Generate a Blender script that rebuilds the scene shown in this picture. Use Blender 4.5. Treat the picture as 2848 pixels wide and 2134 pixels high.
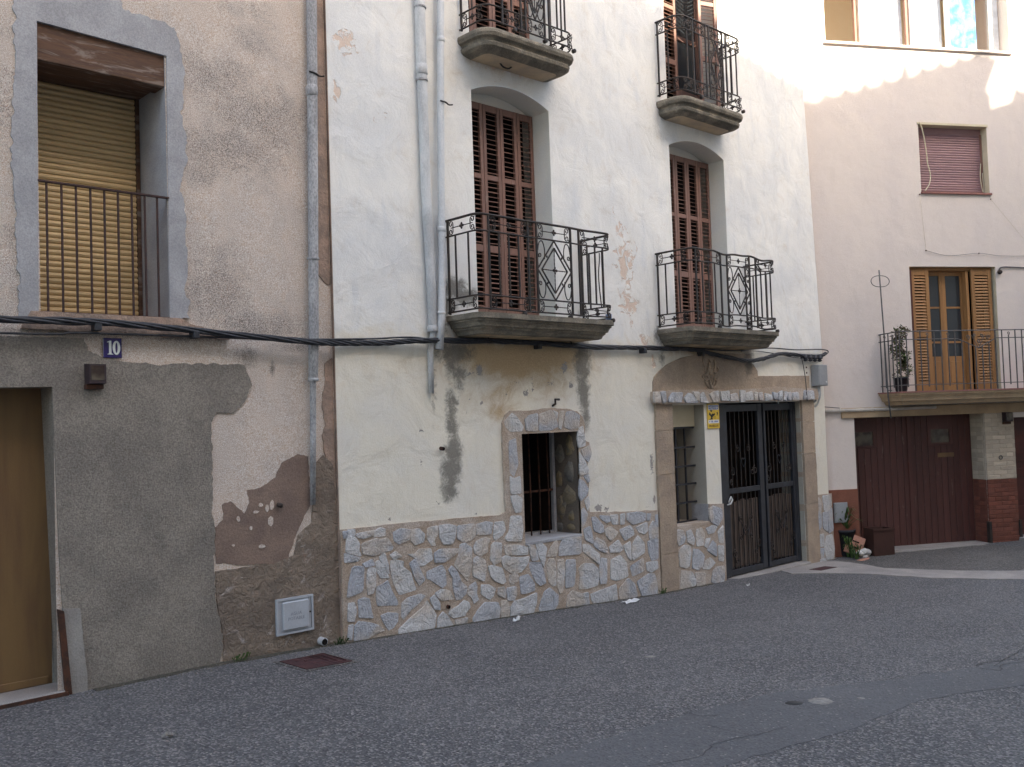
import bpy, bmesh, math, random
from mathutils import Vector, Matrix, noise
from mathutils.geometry import tessellate_polygon
R = math.radians
random.seed(7)
for o in list(bpy.data.objects):
    bpy.data.objects.remove(o, do_unlink=True)
scene = bpy.context.scene
col = scene.collection

# ------------------------------------------------------------------ camera
IW, IH, FPX = 2848, 2134, 2650.0
YAW, PITCH, ROLL = 0.817855, 0.038108, -0.033951
CAM = Vector((0, -7.2, 1.65))
fw = Vector((math.cos(YAW)*math.cos(PITCH), math.sin(YAW)*math.cos(PITCH), math.sin(PITCH)))
_r = Vector((math.sin(YAW), -math.cos(YAW), 0)); _u = _r.cross(fw)
rt = _r*math.cos(ROLL)+_u*math.sin(ROLL); up = _u*math.cos(ROLL)-_r*math.sin(ROLL)
cd = bpy.data.cameras.new('camera'); cam = bpy.data.objects.new('camera', cd); col.objects.link(cam)
cd.sensor_width = 36; cd.sensor_fit = 'HORIZONTAL'; cd.lens = 36*FPX/IW
cd.clip_start = 0.05; cd.clip_end = 500
cam.matrix_world = Matrix(((rt.x, up.x, -fw.x, CAM.x), (rt.y, up.y, -fw.y, CAM.y), (rt.z, up.z, -fw.z, CAM.z), (0, 0, 0, 1)))
scene.camera = cam

# ------------------------------------------------------------------ light
SUN_EL = R(36.0)
SH = Vector((0.05, -1, 0)).normalized()          # horizontal direction towards the sun
TOSUN = Vector((SH.x*math.cos(SUN_EL), SH.y*math.cos(SUN_EL), math.sin(SUN_EL)))
w = bpy.data.worlds.new('World'); scene.world = w; w.use_nodes = True
wn = w.node_tree.nodes; wl = w.node_tree.links
sky = wn.new('ShaderNodeTexSky'); sky.sky_type = 'NISHITA'; sky.sun_disc = False
sky.sun_elevation = SUN_EL; sky.sun_rotation = math.atan2(SH.x, SH.y)
sky.air_density = 1.0; sky.dust_density = 3.0; sky.ozone_density = 1.0; sky.altitude = 300
bg = wn['Background']; bg.inputs['Strength'].default_value = 0.15
wl.new(sky.outputs[0], bg.inputs['Color'])
ld = bpy.data.lights.new('sun', 'SUN'); ld.energy = 4.0; ld.angle = R(0.55); ld.color = (1.0, 0.95, 0.87)
sun = bpy.data.objects.new('sun', ld); col.objects.link(sun)
sun.rotation_euler = (-TOSUN).to_track_quat('-Z', 'Y').to_euler()
sun.location = (0, -20, 25)
vs = scene.view_settings
vs.view_transform = 'Standard'; vs.look = 'None'; vs.gamma = 1.0; vs.use_curve_mapping = False
vs.exposure = 2.52
vs.use_white_balance = True; vs.white_balance_temperature = 7450; vs.white_balance_tint = 8
scene.cycles.max_bounces = 6; scene.cycles.diffuse_bounces = 4; scene.cycles.glossy_bounces = 2; scene.cycles.transmission_bounces = 2
scene.render.resolution_x = 1024; scene.render.resolution_y = 767

# ------------------------------------------------------------------ pixel -> facade
def ray(px, py): return fw+(px-IW/2)/FPX*rt-(py-IH/2)/FPX*up
def fp(px, py, y=0.0):
    d = ray(px, py); t = (y-CAM.y)/d.y; q = CAM+d*t
    return (q.x, q.z)
def zm(ox, oy, s): return lambda x, y: (ox+x/s, oy+y/s)
r1 = zm(0,0,1.744); r2 = zm(0,850,1.441); r3 = zm(850,0,1.657); r4 = zm(1700,0,1.657); r5 = zm(900,900,1.744)
A_ = zm(940,1430,4.479); B_ = zm(1380,1380,4.479)
s3 = zm(1370,1110,3.947); s4 = zm(1780,950,3.95); s5 = zm(1820,1300,4.254); s6 = zm(1220,560,4.142); s7 = zm(1800,660,4.142)
t1 = zm(1260,0,5.821); t2 = zm(1780,0,4.361)
def fz(z, pts, y=0.0): return [fp(*z(a, b), y) for a, b in pts]

# ------------------------------------------------------------------ materials
class NM:
    def __init__(s, name, rough=0.85, spec=0.3, metal=0.0):
        s.m = bpy.data.materials.new(name); s.m.use_nodes = True
        s.n = s.m.node_tree.nodes; s.l = s.m.node_tree.links
        s.b = s.n['Principled BSDF']
        s.b.inputs['Roughness'].default_value = rough
        s.b.inputs['Specular IOR Level'].default_value = spec
        s.b.inputs['Metallic'].default_value = metal
        s.tc = s.n.new('ShaderNodeTexCoord').outputs['Object']
        s._rnd = None; s._loc = None
    def rnd(s):
        if not s._rnd: s._rnd = s.n.new('ShaderNodeObjectInfo').outputs['Random']
        return s._rnd
    def shifted(s):
        # object coordinates offset per object, so that copies do not repeat their grain
        if not s._loc:
            v = s.n.new('ShaderNodeVectorMath'); v.operation = 'SCALE'; v.inputs[0].default_value = (17.3, 9.1, 23.7)
            s.l.new(s.rnd(), v.inputs['Scale'])
            a = s.n.new('ShaderNodeVectorMath'); a.operation = 'ADD'
            s.l.new(s.tc, a.inputs[0]); s.l.new(v.outputs[0], a.inputs[1]); s._loc = a.outputs[0]
        return s._loc
    def vec(s, stretch, base=None):
        mp = s.n.new('ShaderNodeMapping'); mp.inputs['Scale'].default_value = stretch
        s.l.new(base or s.tc, mp.inputs['Vector']); return mp.outputs[0]
    def noise(s, scale, detail=5, rough=0.6, dist=0.0, stretch=None, per=False):
        t = s.n.new('ShaderNodeTexNoise'); t.inputs['Scale'].default_value = scale
        t.inputs['Detail'].default_value = min(detail, 4); t.inputs['Roughness'].default_value = rough; t.inputs['Distortion'].default_value = dist
        base = s.shifted() if per else s.tc
        s.l.new(s.vec(stretch, base) if stretch else base, t.inputs['Vector']); return t.outputs['Fac']
    def vor(s, scale, out='Distance', feat='F1', rand=1.0):
        t = s.n.new('ShaderNodeTexVoronoi'); t.inputs['Scale'].default_value = scale; t.feature = feat
        t.inputs['Randomness'].default_value = rand
        s.l.new(s.tc, t.inputs['Vector']); return t.outputs[out]
    def setin(s, sock, v):
        if isinstance(v, bpy.types.NodeSocket): s.l.new(v, sock)
        elif isinstance(v, (tuple, list)): sock.default_value = (*v[:3], 1.0)
        else: sock.default_value = v
    def ramp(s, f, lo, hi, a=0.0, b=1.0):
        t = s.n.new('ShaderNodeMapRange'); t.interpolation_type = 'SMOOTHSTEP'
        s.setin(t.inputs[0], f)
        for i, v in enumerate((lo, hi, a, b)): t.inputs[i+1].default_value = v
        return t.outputs[0]
    def math(s, op, a, b=0.0):
        t = s.n.new('ShaderNodeMath'); t.operation = op; s.setin(t.inputs[0], a); s.setin(t.inputs[1], b); return t.outputs[0]
    def mix(s, f, a, b, mode='MIX'):
        t = s.n.new('ShaderNodeMix'); t.data_type = 'RGBA'; t.blend_type = mode
        s.setin(t.inputs[0], f); s.setin(t.inputs[6], a); s.setin(t.inputs[7], b); return t.outputs[2]
    def attr(s, name):
        t = s.n.new('ShaderNodeAttribute'); t.attribute_name = name; return t.outputs['Fac']
    def z(s):
        t = s.n.new('ShaderNodeSeparateXYZ'); s.l.new(s.tc, t.inputs[0]); return t.outputs[2]
    def hsv(s, c, h=0.5, sat=1.0, v=1.0):
        t = s.n.new('ShaderNodeHueSaturation'); s.setin(t.inputs['Color'], c)
        s.setin(t.inputs['Hue'], h); s.setin(t.inputs['Saturation'], sat); s.setin(t.inputs['Value'], v); return t.outputs[0]
    def color(s, c): s.setin(s.b.inputs['Base Color'], c)
    def rough(s, c): s.setin(s.b.inputs['Roughness'], c)
    def bump(s, h, dist, strength=1.0, prev=None):
        t = s.n.new('ShaderNodeBump'); t.inputs['Distance'].default_value = dist; t.inputs['Strength'].default_value = strength
        s.l.new(h, t.inputs['Height'])
        if prev: s.l.new(prev, t.inputs['Normal'])
        s.l.new(t.outputs[0], s.b.inputs['Normal']); return t.outputs[0]

M = {}
def simple(name, c1, c2=None, scale=6, rough=0.8, spec=0.3, metal=0.0, bump=0.0, bscale=80, fine=0.12, fscale=120, var=0.0, stretch=None, per=False, edge=(0.35, 0.65)):
    m = NM(name, rough, spec, metal)
    c = m.mix(m.ramp(m.noise(scale, 6, 0.62, 0.3, stretch, per), *edge), c1, c2 or tuple(v*0.8 for v in c1))
    if fine: c = m.mix(fine, c, m.ramp(m.noise(fscale, 3, 0.7, 0, stretch, per), 0.3, 0.7), 'OVERLAY')
    if var:
        c = m.hsv(c, 0.5, 1.0, m.ramp(m.rnd(), 0, 1, 1-var, 1+var))
    m.color(c)
    if bump: m.bump(m.noise(bscale, 5, 0.65, 0, stretch, per), bump)
    M[name] = m.m; return m

# white house wall: white limewash above, cream below, with mould streaks, peach scars and grey chips
m = NM('white_wall', 0.9, 0.2)
big = m.noise(1.1, 6, 0.62, 0.5); mid = m.noise(4.5, 6, 0.65, 0.8); fin = m.noise(70, 4, 0.7); ver = m.noise(2.2, 5, 0.6, 0.4, (2.6, 1, 0.7))
white = m.mix(m.ramp(big, 0.38, 0.66), (0.78, 0.77, 0.735), (0.68, 0.685, 0.68))
white = m.mix(m.ramp(ver, 0.52, 0.75, 0, 0.6), white, (0.60, 0.62, 0.64))
cream = m.mix(m.ramp(big, 0.35, 0.65), (0.74, 0.70, 0.605), (0.70, 0.675, 0.615))
c = m.mix(m.ramp(m.math('ADD', m.attr('cream'), m.math('MULTIPLY', m.math('SUBTRACT', mid, 0.5), 0.9)), 0.3, 0.75), white, cream)
och = m.ramp(m.math('ADD', m.attr('ochre'), m.math('MULTIPLY', m.math('SUBTRACT', mid, 0.5), 1.0)), 0.0, 0.75)
c = m.mix(och, c, m.mix(fin, (0.42, 0.30, 0.18), (0.52, 0.40, 0.26)))
pe = m.ramp(m.math('ADD', m.attr('peach'), m.math('MULTIPLY', m.math('SUBTRACT', m.noise(9, 7, 0.7, 1.0), 0.5), 2.4)), 0.55, 0.75, 0, 0.8)
c = m.mix(pe, c, (0.66, 0.50, 0.40))
ch = m.ramp(m.math('ADD', m.attr('chip'), m.math('MULTIPLY', m.math('SUBTRACT', m.noise(38, 4, 0.6, 0.6), 0.5), 1.6)), 0.5, 0.6)
c = m.mix(ch, c, (0.33, 0.31, 0.30))
mo = m.math('ADD', m.attr('mold'), m.math('MULTIPLY', m.math('SUBTRACT', m.noise(11, 7, 0.8, 0.5), 0.5), 1.7))
mo = m.ramp(m.math('MULTIPLY', mo, m.ramp(m.attr('mold'), 0.02, 0.3)), 0.08, 0.8)
c = m.mix(m.math('MULTIPLY', mo, 0.85), c, m.mix(fin, (0.10, 0.095, 0.085), (0.19, 0.18, 0.16)))
c = m.mix(m.ramp(m.noise(24, 6, 0.75, 0.4), 0.66, 0.74, 0, 0.35), c, (0.45, 0.43, 0.42))
c = m.mix(0.10, c, m.ramp(fin, 0.3, 0.7), 'OVERLAY'); m.color(c)
b1 = m.bump(m.noise(2.6, 6, 0.55, 0.6), 0.035, 0.7); b2 = m.bump(m.noise(60, 5, 0.7), 0.004, 0.8, b1)
b3 = m.bump(m.math('SUBTRACT', 1.0, m.math('MAXIMUM', ch, pe)), 0.006, 0.9, b2)
M['white_wall'] = m.m

# left house: coarse beige pink roughcast, dark lichen specks
m = NM('roughcast', 0.95, 0.15)
g = m.noise(95, 4, 0.85); g2 = m.noise(140, 3, 0.8)
c = m.mix(m.ramp(m.noise(2.2, 6, 0.6, 0.5), 0.35, 0.65), (0.71, 0.60, 0.52), (0.64, 0.555, 0.495))
c = m.mix(m.ramp(m.noise(6, 6, 0.65, 0.5), 0.52, 0.72, 0, 0.5), c, (0.71, 0.575, 0.47))
di = m.math('ADD', m.math('ADD', m.attr('dirt'), 0.12), m.math('MULTIPLY', m.math('SUBTRACT', m.noise(4.0, 5, 0.7, 0.9), 0.5), 1.5))
sp = m.math('MULTIPLY', m.ramp(di, 0.15, 1.05), m.ramp(g, 0.44, 0.6, 0.08, 0.9))
c = m.mix(sp, c, (0.15, 0.135, 0.13))
so = m.math('ADD', m.attr('soot'), m.math('MULTIPLY', m.math('SUBTRACT', m.noise(7, 6, 0.7), 0.5), 0.9))
c = m.mix(m.ramp(so, 0.25, 1.0, 0, 0.8), c, (0.10, 0.085, 0.075))
c = m.mix(0.6, c, m.ramp(g2, 0.3, 0.7), 'OVERLAY'); m.color(c)
b1 = m.bump(m.noise(3, 5, 0.6), 0.03, 0.6); m.bump(g, 0.012, 1.0, b1)
M['roughcast'] = m.m

simple('cement_light', (0.38, 0.38, 0.395), (0.31, 0.31, 0.325), 3.2, 0.9, 0.2, bump=0.004, bscale=60, fine=0.15, fscale=90)
simple('cement_grey', (0.272, 0.243, 0.21), (0.212, 0.19, 0.168), 2.4, 0.95, 0.15, bump=0.010, bscale=80, fine=0.3, fscale=95)
simple('cement_mid', (0.33, 0.315, 0.295), (0.27, 0.255, 0.24), 3, 0.95, 0.15, bump=0.006, bscale=60)
simple('cement_brown', (0.255, 0.185, 0.15), (0.195, 0.142, 0.12), 4, 0.95, 0.15, bump=0.008, bscale=45, fine=0.2)
m = NM('cement_rough', 0.95, 0.15)
c = m.mix(m.ramp(m.noise(3.4, 6, 0.7, 0.8), 0.36, 0.64), (0.265, 0.21, 0.165), (0.19, 0.152, 0.125))
c = m.mix(m.ramp(m.noise(5.5, 6, 0.7, 1.2), 0.58, 0.72), c, (0.40, 0.355, 0.325))
c = m.mix(m.ramp(m.noise(9, 5, 0.7, 0.6), 0.62, 0.76, 0, 0.7), c, (0.30, 0.20, 0.155)); m.color(c)
m.bump(m.noise(16, 8, 0.72, 0.7), 0.05, 0.9); M['cement_rough'] = m.m
simple('peeled_strip', (0.40, 0.285, 0.225), (0.27, 0.205, 0.17), 7, 0.95, 0.15, bump=0.015, bscale=30)
simple('mortar', (0.47, 0.40, 0.345), (0.38, 0.30, 0.235), 3.5, 0.95, 0.15, bump=0.012, bscale=45, fine=0.3)
# quarried stone: grey blue faces with rusty and pale veins, each stone its own tone
m = NM('field_stone', 0.72, 0.35)
n1 = m.noise(5, 7, 0.65, 0.8, None, True); n2 = m.noise(16, 7, 0.7, 1.0, None, True)
c = m.mix(m.ramp(m.rnd(), 0.1, 0.9), (0.40, 0.415, 0.455), (0.56, 0.555, 0.555))
c = m.mix(m.ramp(m.noise(2.0, 4, 0.5, 0, None, True), 0.5, 0.62, 0, 0.7), c, (0.52, 0.44, 0.365))
c = m.mix(m.ramp(n1, 0.5, 0.75, 0, 0.55), c, (0.62, 0.605, 0.59))
c = m.mix(m.ramp(n2, 0.6, 0.72, 0, 0.45), c, (0.27, 0.26, 0.265))
c = m.mix(0.16, c, m.ramp(m.noise(60, 4, 0.7), 0.3, 0.7), 'OVERLAY'); m.color(c)
b1 = m.bump(m.noise(7, 8, 0.75, 1.6, None, True), 0.05, 0.9); m.bump(m.noise(70, 5, 0.7), 0.004, 0.8, b1)
M['field_stone'] = m.m
m = NM('sandstone', 0.92, 0.2)
c = m.mix(m.ramp(m.noise(3, 6, 0.65, 0.5, None, True), 0.35, 0.65), (0.40, 0.315, 0.24), (0.315, 0.25, 0.20))
c = m.mix(m.ramp(m.noise(7, 6, 0.7, 0.5), 0.58, 0.75, 0, 0.5), c, (0.43, 0.30, 0.185))
c = m.mix(m.ramp(m.math('ADD', m.attr('mold'), m.math('MULTIPLY', m.math('SUBTRACT', m.noise(9, 6, 0.7), 0.5), 0.9)), 0.3, 0.9, 0, 0.85), c, (0.10, 0.09, 0.08))
c = m.mix(0.2, c, m.ramp(m.noise(90, 4, 0.7), 0.3, 0.7), 'OVERLAY'); m.color(c)
b1 = m.bump(m.noise(22, 7, 0.7, 0.5), 0.016, 0.8); m.bump(m.noise(80, 5, 0.7), 0.004, 0.7, b1); M['sandstone'] = m.m
m = NM('balcony_stone', 0.93, 0.2)
c = m.mix(m.ramp(m.noise(5, 7, 0.7, 0.6), 0.36, 0.64), (0.27, 0.235, 0.185), (0.155, 0.14, 0.115))
c = m.mix(m.ramp(m.noise(3, 6, 0.7, 0.4, (0.5, 0.5, 4)), 0.52, 0.7, 0, 0.8), c, (0.095, 0.085, 0.07))
c = m.mix(m.ramp(m.noise(11, 6, 0.7), 0.6, 0.72, 0, 0.5), c, (0.36, 0.34, 0.30))
c = m.mix(0.2, c, m.ramp(m.noise(90, 4, 0.7), 0.3, 0.7), 'OVERLAY'); m.color(c)
m.bump(m.noise(45, 6, 0.72), 0.012, 0.9); M['balcony_stone'] = m.m
simple('slab_soffit', (0.55, 0.42, 0.27), (0.30, 0.24, 0.17), 5, 0.95, 0.15, bump=0.006, bscale=40)
simple('slab_soffit_pale', (0.60, 0.47, 0.32), (0.47, 0.38, 0.29), 5, 0.95, 0.15, bump=0.006, bscale=40)
# painted shutters, flaking to grey wood low down
def painted_wood(name, c1, c2, bare, lo, hi, rough=0.55, amt=0.75, st=(6, 6, 0.5)):
    m = NM(name, rough, 0.4)
    g = m.noise(9, 6, 0.7, 0.4, st, True)
    c = m.mix(m.ramp(g, 0.3, 0.7), c1, c2)
    c = m.mix(m.ramp(m.noise(5, 7, 0.72, 0.6, tuple(v*.5+.3 for v in st), True), lo, hi, 0, amt), c, bare)
    c = m.hsv(c, 0.5, 1.0, m.ramp(m.rnd(), 0, 1, 0.88, 1.1)); m.color(c)
    m.bump(g, 0.004, 0.6); M[name] = m.m
painted_wood('shutter_paint', (0.235, 0.128, 0.10), (0.185, 0.10, 0.08), (0.28, 0.235, 0.20), 0.6, 0.72)
painted_wood('orange_wood', (0.33, 0.165, 0.065), (0.265, 0.13, 0.05), (0.27, 0.13, 0.05), 0.62, 0.8)
painted_wood('maroon_boards', (0.092, 0.034, 0.028), (0.07, 0.027, 0.023), (0.22, 0.15, 0.125), 0.62, 0.72)
painted_wood('gate_planks', (0.115, 0.085, 0.07), (0.075, 0.056, 0.047), (0.15, 0.125, 0.11), 0.58, 0.75, 0.8)
painted_wood('old_beam', (0.125, 0.062, 0.034), (0.07, 0.038, 0.026), (0.25, 0.20, 0.17), 0.50, 0.66, 0.8, 0.75, (0.45, 6, 5))
simple('brown_door', (0.205, 0.125, 0.055), (0.15, 0.085, 0.045), 1.6, 0.55, 0.4, bump=0.001, bscale=30, fine=0.06, stretch=(3, 1, 0.4))
simple('dark_red_door', (0.10, 0.026, 0.02), (0.06, 0.018, 0.015), 3, 0.5, 0.4)
simple('iron', (0.022, 0.021, 0.023), (0.05, 0.035, 0.028), 14, 0.6, 0.45, 0.3, bump=0.001, bscale=120, fine=0.1)
simple('iron_gate', (0.032, 0.035, 0.045), (0.024, 0.024, 0.03), 9, 0.5, 0.5, 0.2, bump=0.0008, bscale=100)
simple('rusty_iron', (0.105, 0.045, 0.028), (0.05, 0.03, 0.024), 16, 0.85, 0.3, 0.2, bump=0.002, bscale=120)
simple('rust_rail', (0.07, 0.038, 0.034), (0.045, 0.03, 0.03), 16, 0.75, 0.3, 0.2)
simple('grey_rail', (0.12, 0.115, 0.115), (0.08, 0.075, 0.075), 16, 0.6, 0.4, 0.2)
simple('zinc_pipe', (0.42, 0.42, 0.43), (0.30, 0.30, 0.31), 6, 0.75, 0.35, 0.15, bump=0.002, bscale=60, fine=0.3, fscale=70, stretch=(1, 1, 0.5))
simple('white_pipe', (0.66, 0.67, 0.68), (0.50, 0.52, 0.54), 3.5, 0.7, 0.3, bump=0.002, bscale=50, stretch=(1, 1, 0.4))
simple('grey_pipe', (0.62, 0.63, 0.635), (0.42, 0.43, 0.44), 4, 0.75, 0.3, bump=0.002, bscale=50, stretch=(1, 1, 0.4))
simple('pink_pipe', (0.56, 0.50, 0.44), None, 4, 0.6)
simple('black_cable', (0.022, 0.024, 0.03), (0.04, 0.042, 0.05), 20, 0.55, 0.4)
simple('cream_cord', (0.62, 0.55, 0.40), None, 10, 0.7)
simple('yellow_slat', (0.61, 0.45, 0.25), (0.55, 0.40, 0.215), 3, 0.5, 0.4, var=0.05, fine=0.04, per=True)
simple('mauve_slat', (0.325, 0.195, 0.20), (0.285, 0.17, 0.18), 3, 0.55, 0.35, var=0.07, fine=0.05, per=True)
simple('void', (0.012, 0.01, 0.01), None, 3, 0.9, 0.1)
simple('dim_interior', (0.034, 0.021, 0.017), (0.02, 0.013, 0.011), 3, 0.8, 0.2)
simple('taupe_board', (0.20, 0.165, 0.13), (0.17, 0.14, 0.115), 3, 0.85, 0.2)
simple('grey_metal_box', (0.30, 0.315, 0.325), (0.26, 0.27, 0.285), 4, 0.5, 0.4, bump=0.0005)
simple('grey_plastic', (0.42, 0.45, 0.49), (0.375, 0.40, 0.44), 4, 0.5, 0.4, fine=0.05)
simple('grey_letters', (0.27, 0.29, 0.33), None, 5, 0.6)
simple('enamel_blue', (0.024, 0.016, 0.11), (0.018, 0.013, 0.085), 9, 0.25, 0.5, fine=0)
simple('enamel_white', (0.66, 0.70, 0.68), None, 9, 0.3, 0.5, fine=0)
simple('sign_yellow', (0.70, 0.47, 0.06), None, 9, 0.5, fine=0.05)
simple('sign_white', (0.74, 0.74, 0.74), None, 9, 0.5, fine=0.05)
simple('sign_blue', (0.09, 0.15, 0.42), None, 9, 0.5, fine=0)
simple('sign_black', (0.02, 0.02, 0.022), None, 9, 0.5, fine=0)
simple('sign_ochre', (0.24, 0.135, 0.03), None, 9, 0.5, fine=0)
simple('rust_plate', (0.085, 0.036, 0.036), (0.055, 0.028, 0.03), 12, 0.8, 0.3, 0.2, bump=0.003, bscale=60)
simple('purple_iron', (0.04, 0.022, 0.026), (0.025, 0.018, 0.022), 9, 0.6, 0.4)
m = NM('glass', 0.08, 0.6); m.color((0.03, 0.036, 0.042)); M['glass'] = m.m
m = NM('frosted_glass', 0.25, 0.5); m.color(m.mix(m.ramp(m.noise(7, 3, 0.5), 0.4, 0.65), (0.035, 0.02, 0.016), (0.11, 0.09, 0.065))); M['frosted_glass'] = m.m
# pink house
m = NM('pink_wall', 0.92, 0.2)
c = m.mix(m.ramp(m.noise(0.9, 6, 0.6, 0.5), 0.36, 0.64), (0.68, 0.60, 0.545), (0.64, 0.565, 0.525))
c = m.mix(m.ramp(m.noise(2.8, 6, 0.65, 0.4, (2, 1, 0.6)), 0.56, 0.76, 0, 0.4), c, (0.58, 0.505, 0.46))
c = m.mix(m.ramp(m.noise(30, 5, 0.7), 0.68, 0.75, 0, 0.35), c, (0.40, 0.30, 0.24))
c = m.mix(0.08, c, m.ramp(m.noise(120, 3, 0.7), 0.3, 0.7), 'OVERLAY'); m.color(c)
b1 = m.bump(m.noise(3, 5, 0.55), 0.02, 0.6); m.bump(m.noise(80, 5, 0.7), 0.004, 0.8, b1); M['pink_wall'] = m.m
simple('plinth_red', (0.225, 0.092, 0.062), (0.185, 0.075, 0.052), 4, 0.9, 0.2, bump=0.003, bscale=70)
simple('reveal_cream', (0.62, 0.55, 0.40), (0.55, 0.48, 0.35), 3, 0.9, 0.2, bump=0.002)
simple('cornice_tan', (0.44, 0.32, 0.205), (0.36, 0.26, 0.17), 4, 0.9, 0.2, bump=0.003)
simple('coping_pink', (0.30, 0.14, 0.12), None, 5, 0.8)
def brick_mat(name, c1, c2):
    m = NM(name, 0.9, 0.2)
    c = m.mix(m.ramp(m.noise(9, 6, 0.7, 0.5, None, True), 0.35, 0.65), c1, c2)
    c = m.hsv(c, 0.5, 1.0, m.ramp(m.rnd(), 0, 1, 0.82, 1.12)); m.color(c)
    m.bump(m.noise(50, 6, 0.7, 0, None, True), 0.008, 0.9); M[name] = m.m
brick_mat('brick_red', (0.20, 0.072, 0.05), (0.155, 0.06, 0.045)); brick_mat('brick_white', (0.50, 0.42, 0.33), (0.45, 0.375, 0.295))
brick_mat('roof_tile', (0.40, 0.20, 0.12), (0.33, 0.17, 0.11))
simple('joint_red', (0.165, 0.065, 0.047), None, 6, 0.95); simple('joint_white', (0.46, 0.385, 0.305), None, 6, 0.95)
simple('reveal_taupe', (0.40, 0.37, 0.315), (0.35, 0.325, 0.28), 3, 0.9)
simple('loggia_inside', (0.92, 0.80, 0.60), (0.90, 0.77, 0.56), 2, 0.9)
simple('frame_rust', (0.25, 0.13, 0.10), None, 5, 0.6); simple('frame_white', (0.70, 0.68, 0.64), None, 5, 0.5)
simple('blue_cloth', (0.05, 0.16, 0.42), (0.16, 0.30, 0.50), 6, 0.9)
simple('curtain_white', (0.70, 0.72, 0.75), None, 5, 0.9)
# ground
def asphalt(name, c1, c2, chip, chips, bmp):
    m = NM(name, 0.85, 0.35)
    c = m.mix(m.ramp(m.noise(0.8, 6, 0.62, 0.4), 0.35, 0.65), c1, c2)
    c = m.mix(m.ramp(m.noise(0.35, 4, 0.6, 1.2, (1, 3.0, 1)), 0.5, 0.7, 0, 0.45), c, tuple(v*1.3 for v in c1))
    ce = m.vor(80, 'Color'); t = m.n.new('ShaderNodeSeparateColor'); m.l.new(ce, t.inputs[0])
    c = m.mix(m.ramp(t.outputs[0], 0.55, 1.0, 0, chips), c, chip)
    c = m.mix(m.ramp(t.outputs[1], 0.6, 1.0, 0, chips*0.9), c, tuple(v*0.35 for v in c1))
    c = m.mix(m.ramp(t.outputs[2], 0.97, 0.99, 0, chips), c, (0.34, 0.31, 0.28))
    c = m.mix(m.ramp(m.noise(6, 6, 0.7, 0.5), 0.6, 0.75, 0, 0.4), c, tuple(v*0.6 for v in c1)); m.color(c)
    b1 = m.bump(m.vor(80), 0.014, bmp); m.bump(m.noise(8, 6, 0.65), 0.02, 0.5, b1); M[name] = m.m
asphalt('asphalt', (0.128, 0.124, 0.126), (0.100, 0.098, 0.102), (0.29, 0.27, 0.26), 0.9, 1.0)
asphalt('asphalt_patch', (0.108, 0.107, 0.111), (0.094, 0.093, 0.097), (0.14, 0.138, 0.138), 0.5, 0.4)
asphalt('asphalt_old', (0.14, 0.13, 0.122), (0.10, 0.095, 0.092), (0.27, 0.24, 0.21), 0.8, 1.0)
simple('gutter_dirt', (0.11, 0.095, 0.075), (0.07, 0.068, 0.055), 14, 0.95, 0.1, bump=0.02, bscale=60, fine=0.4, fscale=70)
simple('concrete', (0.34, 0.31, 0.285), (0.27, 0.245, 0.23), 2.5, 0.9, 0.2, bump=0.006, bscale=60, fine=0.2)
simple('pale_stain', (0.30, 0.275, 0.245), (0.19, 0.18, 0.17), 30, 0.9, bump=0.004, bscale=60)
simple('crack_tar', (0.045, 0.043, 0.042), None, 20, 0.8)
simple('leaf', (0.065, 0.115, 0.03), (0.04, 0.075, 0.022), 5, 0.6, 0.35, var=0.25, fine=0)
simple('leaf_dry', (0.12, 0.085, 0.05), (0.07, 0.06, 0.03), 5, 0.75, 0.3, fine=0)
simple('pot_dark', (0.025, 0.025, 0.032), None, 5, 0.6); simple('pot_brown', (0.06, 0.026, 0.02), None, 5, 0.7)
simple('terracotta', (0.45, 0.22, 0.15), (0.38, 0.19, 0.14), 8, 0.9, bump=0.003)
simple('white_plastic', (0.60, 0.58, 0.55), (0.47, 0.45, 0.43), 9, 0.6)
simple('opposite_wall', (0.50, 0.42, 0.34), (0.45, 0.38, 0.31), 2, 0.9)
simple('stem_wood', (0.10, 0.07, 0.045), None, 9, 0.9)

simple('shaded_mortar', (0.16, 0.13, 0.105), (0.12, 0.10, 0.085), 5, 0.95, 0.15, bump=0.01, bscale=45)
m = NM('shaded_stone', 0.85, 0.25)  # darker reveal stone: shade in the colour, on top of yellow-brown weathering
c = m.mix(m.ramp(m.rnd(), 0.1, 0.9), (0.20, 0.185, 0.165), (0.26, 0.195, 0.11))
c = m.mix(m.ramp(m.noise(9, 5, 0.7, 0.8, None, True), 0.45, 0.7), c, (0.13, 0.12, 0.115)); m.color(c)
m.bump(m.noise(9, 5, 0.7, 1.0, None, True), 0.03, 0.9); M['shaded_stone'] = m.m
simple('reveal_white', (0.74, 0.715, 0.645), (0.69, 0.675, 0.63), 3, 0.9, 0.2, bump=0.003)
simple('blue_plastic', (0.20, 0.27, 0.42), None, 8, 0.5, fine=0)
simple('grit', (0.20, 0.18, 0.155), (0.12, 0.11, 0.10), 12, 0.95, fine=0)
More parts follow.
